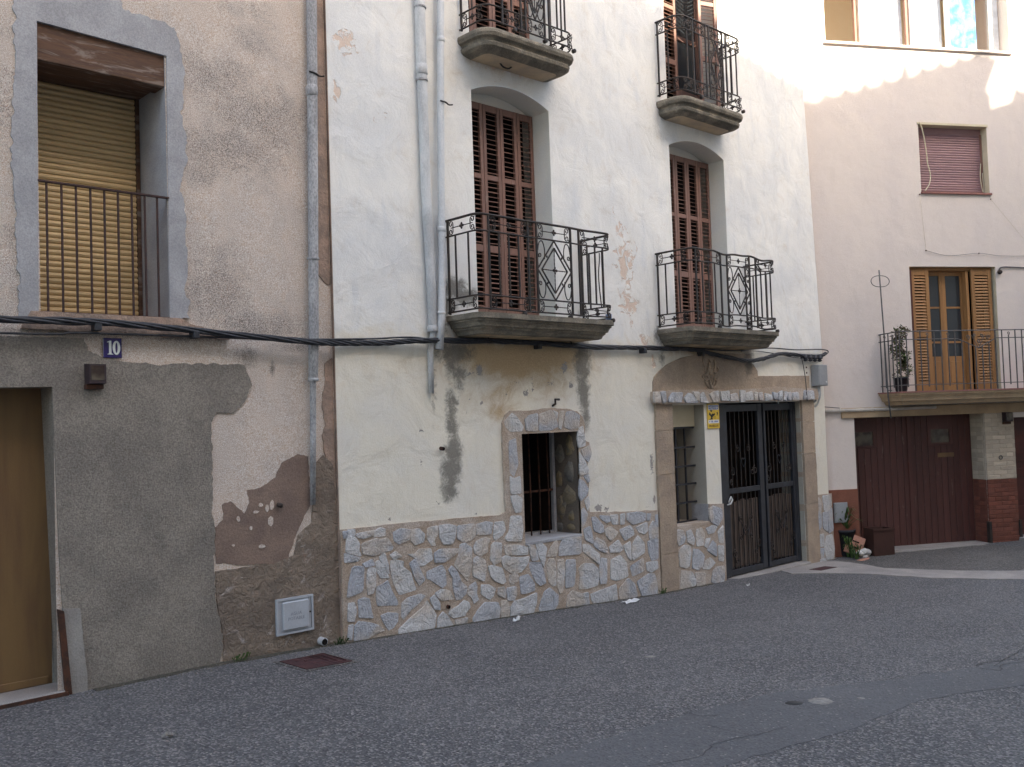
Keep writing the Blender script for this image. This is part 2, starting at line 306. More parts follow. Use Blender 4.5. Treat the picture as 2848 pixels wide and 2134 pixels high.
# ------------------------------------------------------------------ helpers
def thing(name, label=None, cat=None, loc=(0, 0, 0), rotz=0.0, group=None):
    o = bpy.data.objects.new(name, None); col.objects.link(o)
    o.location = loc; o.rotation_euler = (0, 0, rotz); o.empty_display_size = 0.2
    if label: o['label'] = label
    if cat: o['category'] = cat
    if group: o['group'] = group
    o['_local'] = 1 if rotz else 0
    return o
def tag(o, label, cat, group=None):
    o['label'] = label; o['category'] = cat
    if group: o['group'] = group
    return o
def link(name, me, parent=None):
    o = bpy.data.objects.new(name, me); col.objects.link(o)
    if parent is not None:
        o.parent = parent
        # parts are modelled in street coordinates unless their house has its own turned frame
        r = parent
        while r.parent is not None: r = r.parent
        if not r.get('_local') and parent.parent is None:
            o.matrix_parent_inverse = Matrix.Translation(-Vector(parent.location))
        elif parent.parent is not None:
            o.matrix_parent_inverse = Matrix.Translation(-Vector(parent.location))
    return o
def inst(name, src, loc, parent, rotz=0.0):
    # one more piece sharing the mesh of src
    o = link(name, src, parent); o.location = loc; o.rotation_euler = (0, 0, rotz); return o

class MB:
    def __init__(s): s.v = []; s.f = []
    def add(s, vs_, fs): b = len(s.v); s.v += [tuple(p) for p in vs_]; s.f += [tuple(i+b for i in f) for f in fs]; return s
    def box(s, x0, x1, y0, y1, z0, z1, c=0.0):
        if c <= 0:
            return s.add([(x, y, z) for x in (x0, x1) for y in (y0, y1) for z in (z0, z1)],
                         [(0,1,3,2),(4,6,7,5),(0,4,5,1),(2,3,7,6),(0,2,6,4),(1,5,7,3)])
        X = (x0, x1); Y = (y0, y1); Z = (z0, z1); I = {}; vs_ = []
        for i in (0, 1):
            for j in (0, 1):
                for k in (0, 1):
                    sx, sy, sz = 1-2*i, 1-2*j, 1-2*k
                    for a, p in enumerate(((X[i], Y[j]+sy*c, Z[k]+sz*c), (X[i]+sx*c, Y[j], Z[k]+sz*c), (X[i]+sx*c, Y[j]+sy*c, Z[k]))):
                        I[i, j, k, a] = len(vs_); vs_.append(p)
        fs = []
        for i in (0, 1): fs.append([I[i,0,0,0], I[i,0,1,0], I[i,1,1,0], I[i,1,0,0]][::(1 if i == 0 else -1)])
        for j in (0, 1): fs.append([I[0,j,0,1], I[1,j,0,1], I[1,j,1,1], I[0,j,1,1]][::(1 if j == 0 else -1)])
        for k in (0, 1): fs.append([I[0,0,k,2], I[0,1,k,2], I[1,1,k,2], I[1,0,k,2]][::(1 if k == 0 else -1)])
        for i in (0, 1):
            for j in (0, 1): fs.append([I[i,j,0,0], I[i,j,1,0], I[i,j,1,1], I[i,j,0,1]])
            for k in (0, 1): fs.append([I[i,0,k,0], I[i,1,k,0], I[i,1,k,2], I[i,0,k,2]])
        for j in (0, 1):
            for k in (0, 1): fs.append([I[0,j,k,1], I[1,j,k,1], I[1,j,k,2], I[0,j,k,2]])
        for i in (0, 1):
            for j in (0, 1):
                for k in (0, 1): fs.append([I[i,j,k,0], I[i,j,k,1], I[i,j,k,2]])
        return s.add(vs_, fs)
    def tube(s, path, r, n=6, twist=0.0, square=False, closed=False):
        P = [Vector(p) for p in path]; m_ = len(P); rings = []
        T0 = (P[1]-P[0]).normalized(); N = T0.cross(Vector((0, 0, 1)))
        if N.length < 1e-3: N = T0.cross(Vector((1, 0, 0)))
        N.normalize(); vs_ = []
        for i, p in enumerate(P):
            T = (P[min(i+1, m_-1)]-P[max(i-1, 0)])
            if T.length < 1e-9: T = T0.copy()
            T.normalize(); N = (N-T*N.dot(T))
            if N.length < 1e-6: N = T.cross(Vector((0.3, 0.7, 0.2)))
            N.normalize(); Bn = T.cross(N)
            rr = r[i] if isinstance(r, (list, tuple)) else r
            for k in range(n):
                a = 2*math.pi*k/n+(math.pi/4 if square else 0)+twist*i
                vs_.append(p+N*math.cos(a)*rr+Bn*math.sin(a)*rr)
        fs = [(i*n+k, i*n+(k+1) % n, (i+1)*n+(k+1) % n, (i+1)*n+k) for i in range(m_-1) for k in range(n)]
        if closed: fs += [((m_-1)*n+k, (m_-1)*n+(k+1) % n, (k+1) % n, k) for k in range(n)]
        else: fs += [tuple(range(n))[::-1], tuple(range((m_-1)*n, m_*n))]
        return s.add(vs_, fs)
    def prism(s, poly, y0, y1, holes=()):
        loops = [list(poly)]+[list(h) for h in holes]
        tri = tessellate_polygon([[Vector((x, z, 0)) for x, z in L] for L in loops])
        flat = [q for L in loops for q in L]; n = len(flat)
        vs_ = [(x, y0, z) for x, z in flat]+[(x, y1, z) for x, z in flat]
        fs = []
        for t in tri:
            a, b_, c = (flat[i] for i in t)
            cr = (b_[0]-a[0])*(c[1]-a[1])-(b_[1]-a[1])*(c[0]-a[0])
            if abs(cr) < 1e-12: continue
            t = t if cr > 0 else t[::-1]
            fs.append(tuple(t)); fs.append(tuple(i+n for i in t[::-1]))
        o = 0
        for L in loops:
            k = len(L)
            fs += [(o+i, o+(i+1) % k, o+(i+1) % k+n, o+i+n) for i in range(k)]; o += k
        return s.add(vs_, fs)
    def lathe(s, prof, c=(0, 0, 0), n=12, axis='z'):
        vs_ = []
        for r_, h in prof:
            for k in range(n):
                a = 2*math.pi*k/n; u, v_ = r_*math.cos(a), r_*math.sin(a)
                vs_.append({'z': (c[0]+u, c[1]+v_, c[2]+h), 'y': (c[0]+u, c[1]+h, c[2]+v_), 'x': (c[0]+h, c[1]+u, c[2]+v_)}[axis])
        m_ = len(prof)
        fs = [(i*n+k, i*n+(k+1) % n, (i+1)*n+(k+1) % n, (i+1)*n+k) for i in range(m_-1) for k in range(n)]
        fs += [tuple(range(n))[::-1], tuple(range((m_-1)*n, m_*n))]
        return s.add(vs_, fs)
    def ball(s, c, rx, ry, rz, n=8, m_=5):
        prof = [(math.sin(math.pi*i/m_), -math.cos(math.pi*i/m_)) for i in range(m_+1)]
        vs_ = []; fs = []
        for r_, h in prof:
            for k in range(n):
                a = 2*math.pi*k/n; vs_.append((c[0]+rx*r_*math.cos(a), c[1]+ry*r_*math.sin(a), c[2]+rz*h))
        fs = [(i*n+k, i*n+(k+1) % n, (i+1)*n+(k+1) % n, (i+1)*n+k) for i in range(m_) for k in range(n)]
        return s.add(vs_, fs)
    def mesh(s, name, mat, smooth=False, recalc=True):
        me = bpy.data.meshes.new(name); me.from_pydata(s.v, [], s.f)
        if recalc:
            bm = bmesh.new(); bm.from_mesh(me); bmesh.ops.recalc_face_normals(bm, faces=bm.faces); bm.to_mesh(me); bm.free()
        me.materials.append(M[mat] if isinstance(mat, str) else mat)
        if smooth: me.polygons.foreach_set('use_smooth', [True]*len(me.polygons))
        me.update(); return me
    def build(s, name, mat, parent=None, smooth=False): return link(name, s.mesh(name, mat, smooth), parent)
def BX(name, mat, parent, *a, c=0.0): return MB().box(*a, c=c).build(name, mat, parent)
def TUBE(name, mat, parent, path, r, n=8, smooth=True, **k): return MB().tube(path, r, n, **k).build(name, mat, parent, smooth)

def catmull(P, k=8):
    P = [Vector(p) for p in P]; out = []
    for i in range(len(P)-1):
        p0, p1, p2, p3 = P[max(i-1, 0)], P[i], P[i+1], P[min(i+2, len(P)-1)]
        for j in range(k):
            t = j/k
            out.append(0.5*((2*p1)+(p2-p0)*t+(2*p0-5*p1+4*p2-p3)*t*t+(3*p1-p0-3*p2+p3)*t**3))
    out.append(P[-1]); return out

def jag(poly, step=0.035, amp=0.012, straight=(), fr=9.0, seed=0.0):
    out = []; n = len(poly)
    for i in range(n):
        a = Vector(poly[i]); b = Vector(poly[(i+1) % n]); d = b-a; L = d.length
        out.append(tuple(a))
        if i in straight or L < step: continue
        k = max(1, int(L/step)); nm = Vector((-d.y, d.x))/max(L, 1e-6)
        for j in range(1, k):
            q = a+d*(j/k); e = noise.noise(Vector((q.x*fr, q.y*fr, seed)))+0.6*noise.noise(Vector((q.x*fr*3, q.y*fr*3, seed+5)))
            q = q+nm*amp*e*min(1, 2*j/k*2, 2*(k-j)/k*2); out.append((q.x, q.y))
    return out

def wall(name, mat, parent, x0, x1, z0, z1, holes, step=0.045, ybase=0.0, amp=0.004, attrs=None, xmap=None):
    """openings are cut out of a fine grid; holes = (xa, xb, zlo, top(x))"""
    def lines(a, b, extra):
        k = max(1, round((b-a)/step)); L = [a+(b-a)*i/k for i in range(k+1)]
        L = [v for v in L if all(abs(v-e) > step*0.4 for e in extra)]
        return sorted(set(L+[e for e in extra if a <= e <= b]))
    X = lines(x0, x1, sorted({h[0] for h in holes} | {h[1] for h in holes} | {x0, x1}))
    Zl = lines(z0, z1, [z0, z1])
    idx = {}; vs_ = []; fs = []
    def vid(x, z):
        k = (round(x, 5), round(z, 5))
        if k not in idx: idx[k] = len(vs_); vs_.append((x, z))
        return idx[k]
    for a, b in zip(X, X[1:]):
        xm = (a+b)/2; iv = [((z0, z0), (z1, z1))]
        for ha, hb, zl, tp in holes:
            if ha < xm < hb:
                lo = (zl, zl); hi = (tp(a), tp(b)); nv = []
                for l, h in iv:
                    if lo[0] > l[0]+1e-6 and lo[0] < h[0]: nv.append((l, lo))
                    if max(hi) < min(h)-1e-6 and max(hi) > l[0]: nv.append((hi, h))
                    if lo[0] >= h[0] or max(hi) <= l[0]: nv.append((l, h))
                iv = nv
        for l, h in iv:
            lev = [l]+[(z, z) for z in Zl if z > max(l)+0.008 and z < min(h)-0.008]+[h]
            for p, q in zip(lev, lev[1:]):
                f = [vid(a, p[0]), vid(b, p[1]), vid(b, q[1]), vid(a, q[0])]
                f2 = [i for j, i in enumerate(f) if i not in f[:j]]
                if len(f2) > 2: fs.append(f2)
    V = []
    for x, z in vs_:
        dm = 1.0
        for ha, hb, zl, tp in holes:
            dx = max(ha-x, x-hb, 0.0); dz = max(zl-z, z-tp(min(max(x, ha), hb)), 0.0); dm = min(dm, math.hypot(dx, dz)/0.12)
        y = ybase+dm*amp*(noise.noise(Vector((x*0.9, z*0.9, 3.1)))*1.4+0.6*noise.noise(Vector((x*3.3, z*3.3, 7.7))))
        V.append((xmap(x, z) if xmap else x, y, z))
    me = bpy.data.meshes.new(name); me.from_pydata(V, [], fs); me.materials.append(M[mat])
    me.polygons.foreach_set('use_smooth', [True]*len(me.polygons))
    for an, fn in (attrs or {}).items():
        at = me.attributes.new(an, 'FLOAT', 'POINT'); at.data.foreach_set('value', [fn(x, z) for x, z in vs_])
    me.update(); return link(name, me, parent)
def blobs(z, L):
    """stain centres read in zoomed photo coordinates -> facade ellipses"""
    out = []
    for b in L:
        cx, cy, rx, ry = b[:4]; s = b[4] if len(b) > 4 else 1.0
        c = fp(*z(cx, cy)); ex = fp(*z(cx+rx, cy)); ez = fp(*z(cx, cy+ry))
        out.append((c[0], c[1], max(0.012, abs(ex[0]-c[0])), max(0.012, abs(ez[1]-c[1])), s))
    return out
def blobfield(L, p=1.0):
    def f(x, z):
        s = 0.0
        for cx, cz, rx, rz, st in L:
            dx = (x-cx)/rx; dz = (z-cz)/rz; d = dx*dx+dz*dz
            if d < 6: s = max(s, st*math.exp(-d*0.9))
        return s
    return f
def reveal(name, mat, parent, outline, y0, y1, closed=False):
    n = len(outline); vs_ = [(x, y0, z) for x, z in outline]+[(x, y1, z) for x, z in outline]
    fs = [(i, (i+1) % n, (i+1) % n+n, i+n) for i in range(n if closed else n-1)]
    b = MB(); b.add(vs_, fs); return b.build(name, mat, parent)

def stone(poly, yb, h, parent, mat='field_stone', grow=1.0):
    P = [Vector(p) for p in poly]
    Q = []
    for i in range(len(P)):
        a, b = P[i], P[(i+1) % len(P)]; Q += [a.lerp(b, 0.09), a.lerp(b, 0.91)]
    per = sum((Q[i]-Q[i-1]).length for i in range(len(Q)))
    if len(Q) > 40:
        R_ = []; acc = 0.0; stepl = per/13; nxt = 0.0
        for i in range(len(Q)):
            a, b = Q[i], Q[(i+1) % len(Q)]; L = (b-a).length
            while nxt <= acc+L and len(R_) < 13:
                R_.append(a.lerp(b, (nxt-acc)/max(L, 1e-6))); nxt += stepl
            acc += L
        Q = R_
    n = len(Q); c = sum(Q, Vector((0, 0)))/n
    Q = [c+(q-c)*(1+(0.012*grow)/max((q-c).length, 0.02)+random.uniform(-0.02, 0.02)) for q in Q]
    tx, tz = random.uniform(-0.35, 0.35), random.uniform(-0.35, 0.35)
    size = max((q-c).length for q in Q)
    vs_ = []
    ins = min(0.005, size*0.08)
    for q in Q: vs_.append((q.x, yb+0.006, q.y))
    for q in Q:
        d = (c-q); d = d/max(d.length, 1e-6); p = q+d*ins
        vs_.append((p.x, yb-h*random.uniform(0.75, 1.05)+(tx*(p.x-c.x)+tz*(p.y-c.y))*0.10, p.y))
    for q in Q:
        p = c+(q-c)*random.uniform(0.45, 0.72)
        vs_.append((p.x, yb-h*random.uniform(0.85, 1.3)+(tx*(p.x-c.x)+tz*(p.y-c.y))*0.10, p.y))
    vs_.append((c.x, yb-h*random.uniform(0.9, 1.3), c.y))
    fs = []
    for k in range(2):
        fs += [(k*n+i, k*n+(i+1) % n, (k+1)*n+(i+1) % n, (k+1)*n+i) for i in range(n)]
    fs += [(2*n+i, 2*n+(i+1) % n, 3*n) for i in range(n)]
    b = MB(); b.add(vs_, fs)
    o = b.build('stone', mat, parent, True)
    for e in o.data.edges:
        i, j = e.vertices
        if n <= i < 2*n and n <= j < 2*n: e.use_edge_sharp = True
    return o

def textmesh(name, body, size, mat, parent, place, ext=0.0006, bold=0.0, sx=1.0):
    """flat lettering as a mesh; place = function (u, v, d) -> point; centred on u"""
    cu = bpy.data.curves.new(name, 'FONT'); cu.body = body; cu.size = size; cu.align_x = 'CENTER'; cu.align_y = 'CENTER'
    cu.extrude = ext; cu.offset = bold; cu.resolution_u = 2
    t = bpy.data.objects.new(name, cu); col.objects.link(t)
    bpy.context.view_layer.update()
    me = bpy.data.meshes.new_from_object(t.evaluated_get(bpy.context.evaluated_depsgraph_get()))
    bpy.data.objects.remove(t, do_unlink=True)
    for v in me.vertices: v.co = Vector(place(v.co.x*sx, v.co.y, v.co.z))
    me.materials.clear(); me.materials.append(M[mat]); me.name = name
    return link(name, me, parent)

def gz(x, y):
    K = [(-60, 0.2), (-20, 0.0), (2.3, -0.195), (3.5, -0.2), (4.6, -0.245), (6.5, -0.335), (9.0, -0.47), (10.4, -0.51), (12.2, -0.555), (13.2, -0.58), (15.0, -0.545), (17, -0.54), (30, -0.6), (80, -0.8)]
    for (a, za), (b, zb) in zip(K, K[1:]):
        if x <= b: z = za+(zb-za)*(x-a)/(b-a); break
    else: z = K[-1][1]
    return z+0.016*max(-y, -1.0)
def onground(px, py):
    d = ray(px, py); z = -0.3
    for _ in range(12):
        t = (z-CAM.z)/d.z; q = CAM+d*t; z = gz(q.x, q.y)
    return (q.x, q.y, z)
# ------------------------------------------------------------------ ground
def ground_sheet(name, mat, poly, lift, thick=0.02, jagp=True, kind='structure', cell=0.25):
    """a sheet laid on the street that follows its slope (poly in x, y)"""
    P = jag(poly, 0.08, 0.03, fr=5) if jagp else poly
    bm = bmesh.new(); vs_ = [bm.verts.new((x, y, 0)) for x, y in P]
    tri = tessellate_polygon([[Vector((x, y, 0)) for x, y in P]])
    for t in tri:
        try: bm.faces.new([vs_[i] for i in t])
        except ValueError: pass
    for ax in (0, 1):
        lo = min(p[ax] for p in P); hi = max(p[ax] for p in P)
        k = lo+cell
        while k < hi:
            co = [0, 0, 0]; no = [0, 0, 0]; co[ax] = k; no[ax] = 1
            bmesh.ops.bisect_plane(bm, geom=bm.verts[:]+bm.edges[:]+bm.faces[:], plane_co=co, plane_no=no); k += cell
    for v in bm.verts: v.co.z = gz(v.co.x, v.co.y)+lift
    be = [e for e in bm.edges if len(e.link_faces) == 1]
    nv = [v for v in bmesh.ops.extrude_edge_only(bm, edges=be)['geom'] if isinstance(v, bmesh.types.BMVert)]
    for v in nv: v.co.z -= lift+0.001
    bmesh.ops.recalc_face_normals(bm, faces=bm.faces)
    if sum(f.normal.z for f in bm.faces) < 0: bmesh.ops.reverse_faces(bm, faces=bm.faces)
    me = bpy.data.meshes.new(name); bm.to_mesh(me); bm.free(); me.materials.append(M[mat])
    o = link(name, me); o['kind'] = kind; return o
xs = [-60, -40, -25, -12, -6]+[-5+0.5*i for i in range(50)]+[21, 25, 30, 45, 80]
ys = [-60, -40, -25, -16, -12]+[-11+0.5*i for i in range(24)]+[3, 8, 40]
V = [(x, y, gz(x, y)) for y in ys for x in xs]; nx = len(xs)
F = [(j*nx+i, j*nx+i+1, (j+1)*nx+i+1, (j+1)*nx+i) for j in range(len(ys)-1) for i in range(nx-1)]
g_ = MB(); g_.add(V, F); road = g_.build('road', 'asphalt', None, True); road['kind'] = 'structure'
pp = [onground(*q)[:2] for q in ((1300, 2180), (1448, 2134), (1772, 2028), (2000, 1965), (2142, 1930), (2467, 1893), (2848, 1835), (3200, 1790), (3200, 1850), (2848, 1907), (2700, 1925), (2559, 1949), (2374, 2028), (2004, 2134), (1850, 2180))]
ground_sheet('road_patch', 'asphalt_patch', pp, 0.002)
# darker old surfacing in front of the pink house and the pale concrete strip that edges it
s8 = zm(2280, 1400, 3.894)
old = [onground(*s8(a, b))[:2] for a, b in ((60, 640), (330, 610), (600, 560), (1000, 520), (1700, 445), (2212, 470), (2700, 500), (2700, 745), (2212, 742), (1500, 742), (700, 716), (480, 676), (250, 668))]
ground_sheet('forecourt', 'asphalt_old', old, 0.004)
con = [onground(*s8(a, b))[:2] for a, b in ((-560, 700), (-480, 690), (0, 640), (130, 628), (330, 645), (480, 668), (700, 708), (1500, 735), (2212, 735), (2700, 735), (2700, 835), (2212, 830), (1200, 815), (550, 772), (0, 762), (-300, 770))]
ground_sheet('concrete_strip', 'concrete', con, 0.009)
thr = [onground(*s8(a, b))[:2] for a, b in ((560, 560), (640, 515), (1680, 425), (1800, 455), (1300, 500))]
ground_sheet('garage_ramp', 'concrete', thr, 0.014)
gp = [(2.5+0.25*i, -0.045-0.035*random.random()-(0.02 if i % 5 == 0 else 0)) for i in range(31)]
ground_sheet('gutter', 'gutter_dirt', gp+[(10.05, 0.02), (2.5, 0.05)], 0.0045)

# ------------------------------------------------------------------ left house (rendered, number 10)
LY = 0.03
lh = thing('rendered_house', 'old house with flaking beige roughcast, grey cement patches and yellow roller blind', 'house', (3.2, 0.0, -0.2))
lw0, lw1 = 2.19, 3.135; ld0, ld1 = 1.22, 2.265
dirt = blobs(r1, [(1250,550,260,150,.9),(1130,720,260,130,.95),(1080,380,220,110,.8),(1250,200,130,80,.6),(1060,1400,170,200,.9),(1250,1570,220,70,.9),(1000,850,90,70,.6),(1320,650,110,130,.8),(960,300,120,100,.5),(30,500,90,300,.5),(40,1200,80,300,.5),(1180,40,200,60,.4)])
soot = blobs(r2, [(300,110,300,22,1),(700,125,250,18,.9),(150,170,70,60,.6),(800,180,200,30,.35),(1000,200,60,60,.7),(1100,250,14,40,.9),(1180,170,120,20,.8),(560,60,220,18,.9),(1050,100,160,20,.6)])
wall('wall', 'roughcast', lh, -3.0, 4.613, -0.7, 8.6, [(lw0, lw1, 2.5, lambda x: 4.645), (ld0, ld1, -0.7, lambda x: 2.0)], 0.05, LY, 0.008,
     {'dirt': blobfield(dirt), 'soot': blobfield(soot)})
sur = fz(r1, [(70,-70),(560,-70),(600,40),(700,70),(790,100),(850,130),(880,220),(900,330),(895,480),(890,600),(915,780),(880,900),(900,1000),(905,1150),(915,1300),(905,1430),(925,1545),(830,1545),(812,268),(183,97),(192,1540),(95,1540),(85,1200),(70,900),(60,600),(80,300)])
MB().prism(jag(sur, 0.02, 0.030, (17,18,19,20), 13), LY-0.012, LY+0.02).build('window_surround', 'cement_light', lh)
lowp = fz(r2, [(-120,118),(340,130),(355,180),(410,205),(500,225),(640,240),(700,232),(945,235),(985,240),(1015,320),(985,385),(940,432),(870,430),(850,470),(855,620),(855,800),(865,900),(862,1060),(868,1180),(888,1280),(900,1370),(885,1480),(330,1620),(282,1620),(240,1000),(213,325),(-120,331)])
MB().prism(jag(lowp, 0.02, 0.017, (21,22,23,24,25,26), 15), LY-0.014, LY+0.02).build('cement_render', 'cement_grey', lh)
brn = fz(r2, [(868,890),(900,860),(895,800),(930,785),(985,835),(1005,790),(995,740),(1050,730),(1110,690),(1135,630),(1200,595),(1240,605),(1250,800),(1210,880),(1180,960),(1150,1038),(1000,1040),(870,1036)])
MB().prism(jag(brn, 0.02, 0.012, (), 14), LY-0.0075, LY+0.02).build('bare_render_patch', 'cement_brown', lh)
rgh = fz(r2, [(869,1066),(1000,1048),(1100,1037),(1182,1003),(1200,920),(1255,870),(1262,640),(1300,600),(1340,640),(1364,900),(1372,1440),(1300,1450),(892,1480),(904,1370),(892,1280),(872,1180)])
MB().prism(jag(rgh, 0.025, 0.010, (9,10,11), 12), LY-0.0105, LY+0.02).build('rough_base_render', 'cement_rough', lh)
for i, (a, b, rx, ry) in enumerate(((1050,800,10,8),(1075,812,8,14),(1095,800,9,20),(960,855,7,12),(1010,893,6,9),(1055,967,14,8),(940,962,6,5),(1030,828,12,6))):
    q = fp(*r2(a, b)); s_ = 0.0034
    poly = [(q[0]+rx*s_*0.62*math.cos(k*0.8)*random.uniform(.8, 1.2), q[1]+ry*s_*0.62*math.sin(k*0.8)*random.uniform(.8, 1.2)) for k in range(8)]
    MB().prism(poly, LY-0.013, LY+0.02).build('plaster_flake', 'roughcast', lh)
for k, (x0, x1, z0, z1) in enumerate(((4.455, 4.6, 3.0, 5.6), (4.46, 4.6, 0.85, 2.25))):
    st = jag([(x0, z0), (x1, z0-0.1), (x1, z1), (x0+0.06, z1-0.05)], 0.03, 0.03, (1,), 9, k*3)
    MB().prism(st, LY-0.0085, LY+0.02).build('peeled_plaster_strip', 'peeled_strip', lh)
reveal('window_reveal', 'cement_light', lh, [(lw0, 2.5), (lw0, 4.645), (lw1, 4.645), (lw1, 2.5)], LY, 0.66)
sl = jag([(2.12, 2.535), (2.05, 2.41), (3.62, 2.38), (3.3, 2.49), (3.18, 2.535)], 0.03, 0.02, (4,), 9)
MB().prism(sl, LY-0.035, 0.66).build('window_sill', 'peeled_strip', lh)
bm_ = MB().box(lw0+0.002, lw1+0.015, LY+0.012, LY+0.2, 4.368, 4.642, c=0.006).build('wooden_lintel', 'old_beam', lh)
BX('lintel_board', 'old_beam', lh, lw0+0.002, lw1-0.002, LY+0.205, 0.62, 4.40, 4.643)
rsf = BX('roller_shutter', 'yellow_slat', lh, lw0+0.03, lw1-0.03, 0.575, 0.60, 2.55, 4.40)
nsl = 40; hs = (4.40-2.60)/nsl
b = MB(); prof = [(0.575, 0.0), (0.563, hs*0.12), (0.556, hs*0.45), (0.559, hs*0.75), (0.572, hs*0.97)]
b.add([(x, y, z) for x in (lw0+0.03, lw1-0.03) for y, z in prof], [(i, i+1, i+6, i+5) for i in range(4)])
slm = b.mesh('slat', 'yellow_slat', False)
for i in range(nsl): inst('slat', slm, (0, 0, 2.60+i*hs), rsf)
BX('bottom_bar', 'reveal_cream', rsf, lw0+0.03, lw1-0.03, 0.548, 0.574, 2.545, 2.598, c=0.004)
for x in (lw0+0.003, lw1-0.033): BX('shutter_guide', 'old_beam', lh, x, x+0.03, 0.54, 0.6, 2.536, 4.40)
# iron guard rail across the window
gr = BX('window_rail', 'rust_rail', lh, lw0-0.01, lw1+0.01, LY-0.016, LY+0.016, 3.475, 3.488)
for x in (2.242, 2.345, 2.446, 2.549, 2.65, 2.751, 2.855, 2.955, 3.052):
    BX('baluster', 'rust_rail', gr, x-0.0065, x+0.0065, LY-0.006, LY+0.007, 2.515, 3.475)
BX('bottom_rail', 'rust_rail', gr, lw0+0.002, lw1-0.002, LY-0.005, LY+0.006, 2.528, 2.542)
# house door
reveal('door_reveal', 'cement_grey', lh, [(ld0, -0.7), (ld0, 2.0), (ld1, 2.0), (ld1+0.085, -0.7)], LY, 0.45)
dl = BX('door', 'brown_door', lh, ld0, ld1+0.05, 0.30, 0.34, -0.16, 2.0)
BX('weather_bar', 'brown_door', dl, ld0+0.02, ld1+0.02, 0.285, 0.30, -0.155, -0.10, c=0.004)
BX('door_step', 'concrete', lh, ld0-0.05, ld1+0.08, -0.01, 0.30, -0.5, -0.158, c=0.01)
BX('step_angle_iron', 'rusty_iron', lh, ld0-0.05, ld1+0.06, -0.022, -0.012, -0.24, -0.165)
MB().prism([(2.262, 0.42), (2.305, 0.40), (2.36, -0.3), (2.315, -0.3)], LY-0.04, LY-0.016).build('corner_guard', 'rusty_iron', lh)
MB().prism(jag([(2.30, 0.42), (2.42, 0.40), (2.48, -0.35), (2.365, -0.35)], 0.04, 0.008), LY-0.025, LY+0.0).build('corner_repair', 'cement_mid', lh)
TUBE('wall_stub', 'iron', lh, [(fp(*r2(1122, 797))[0], LY+0.02, fp(*r2(1122, 797))[1]), (fp(*r2(1122, 797))[0], LY-0.05, fp(*r2(1122, 797))[1]-0.01)], 0.02, 8)
# house roof above the picture
MB().add([(-3.2, -0.35, 8.55), (4.6, -0.35, 8.55), (4.6, 5, 10.4), (-3.2, 5, 10.4), (-3.2, -0.35, 8.7), (4.6, -0.35, 8.7), (4.6, 5, 10.55), (-3.2, 5, 10.55)],
         [(0,1,2,3),(4,7,6,5),(0,4,5,1),(1,5,6,2),(2,6,7,3),(3,7,4,0)]).build('roof', 'roof_tile', lh)

# ------------------------------------------------------------------ white house
wh = thing('white_house', 'white and cream limewashed house with rubble stone base and four iron balconies', 'house', (8.9, 0.0, -0.4))
def arch(x0, x1, zs, rise):
    w2 = (x1-x0)/2; c = (x0+x1)/2; Rr = (w2*w2+rise*rise)/(2*rise)
    return lambda x: zs-(Rr-rise)+math.sqrt(max(0, Rr*Rr-(x-c)**2))
W1 = (6.315, 7.435); W2 = (9.575, 10.755)
a1 = arch(*W1, 5.02, 0.13); a2 = arch(*W2, 5.02, 0.13); a3 = arch(*W1, 7.75, 0.13); a4 = arch(*W2, 7.75, 0.13)
SW = (6.84, 7.695, 0.375, 1.50)                 # barred window in the stone surround
NW = (9.395, 10.075, 0.28, 1.76)                # narrow barred window left of the gate
GT = (10.395, 12.41, 1.775)                     # gate opening
mold = blobs(r5, [(640,140,88,60,.9),(620,180,40,90,.8),(655,240,35,95,.7),(672,150,31,70,.6),(620,390,30,90,.8),(625,500,32,70,.9),(630,620,42,75,1),(620,720,48,80,1),(612,810,42,60,.9),(1255,190,38,120,1),(1262,330,30,110,.95),(1270,450,21,80,.8),(532,300,18,150,.5),(530,500,12,60,.4)])
mold += blobs(s4, [(1180,200,60,190,1.0),(240,180,34,130,.55),(680,250,20,120,.4)])
mold += blobs(s6, [(180,1020,150,130,1.0),(300,1100,160,100,1.0),(120,1200,90,100,1.0),(390,1070,60,90,.8),(1630,1320,60,70,.5),(60,1420,60,120,.7)])
mold += blobs(s7, [(110,1130,40,110,.6),(160,1200,50,60,.6)])
ochre = blobs(r5, [(950,170,280,110,.95),(780,140,140,80,.85),(1130,150,130,90,1.0),(860,320,160,110,.4),(850,430,90,50,.5),(1100,280,130,90,.45)])
ochre += blobs(s4, [(700,110,400,60,.7),(1100,90,120,60,.7)])
ochre += blobs(t1, [(600,1040,420,140,.35),(1100,1150,420,130,.35),(300,900,130,70,.35)]) + blobs(t2, [(450,1440,250,80,.3),(800,1540,220,60,.3)])
chip = blobs(r5, [(475,520,12,14),(480,675,10,20),(555,870,18,12),(735,920,8,8),(325,945,10,8),(755,225,20,30),(710,250,12,15),(705,375,8,10),(765,385,6,8),(690,435,5,15),(825,437,8,12),(1100,295,38,10),(1170,215,15,32),(1200,300,12,18),(980,340,14,20),(890,348,6,6),(1592,680,8,75),(1605,850,9,22),(1335,895,20,20),(1372,905,14,14),(1570,897,22,8),(770,300,8,8),(620,880,8,30),(1010,300,6,50,.8),(940,290,20,6,.8)])
peach = blobs(r3, [(185,200,70,75,.75),(140,430,26,70,.8),(330,550,60,50,.4),(150,300,60,60,.4),(200,380,40,50,.35)]) + blobs(r4, [(60,1200,60,150,.8),(80,1400,65,100,.75),(40,1050,45,70,.55),(20,980,40,60,.4)]) + blobs(t1, [(600,1050,380,120,.55),(1100,1180,380,110,.55),(1500,1280,200,60,.5),(420,950,150,90,.5),(700,1280,300,60,.5)]) + blobs(t2, [(500,1450,250,80,.6),(800,1530,220,60,.55)])
peach += blobs(r5, [(1560,90,60,60,.6),(1600,170,40,60,.5)])
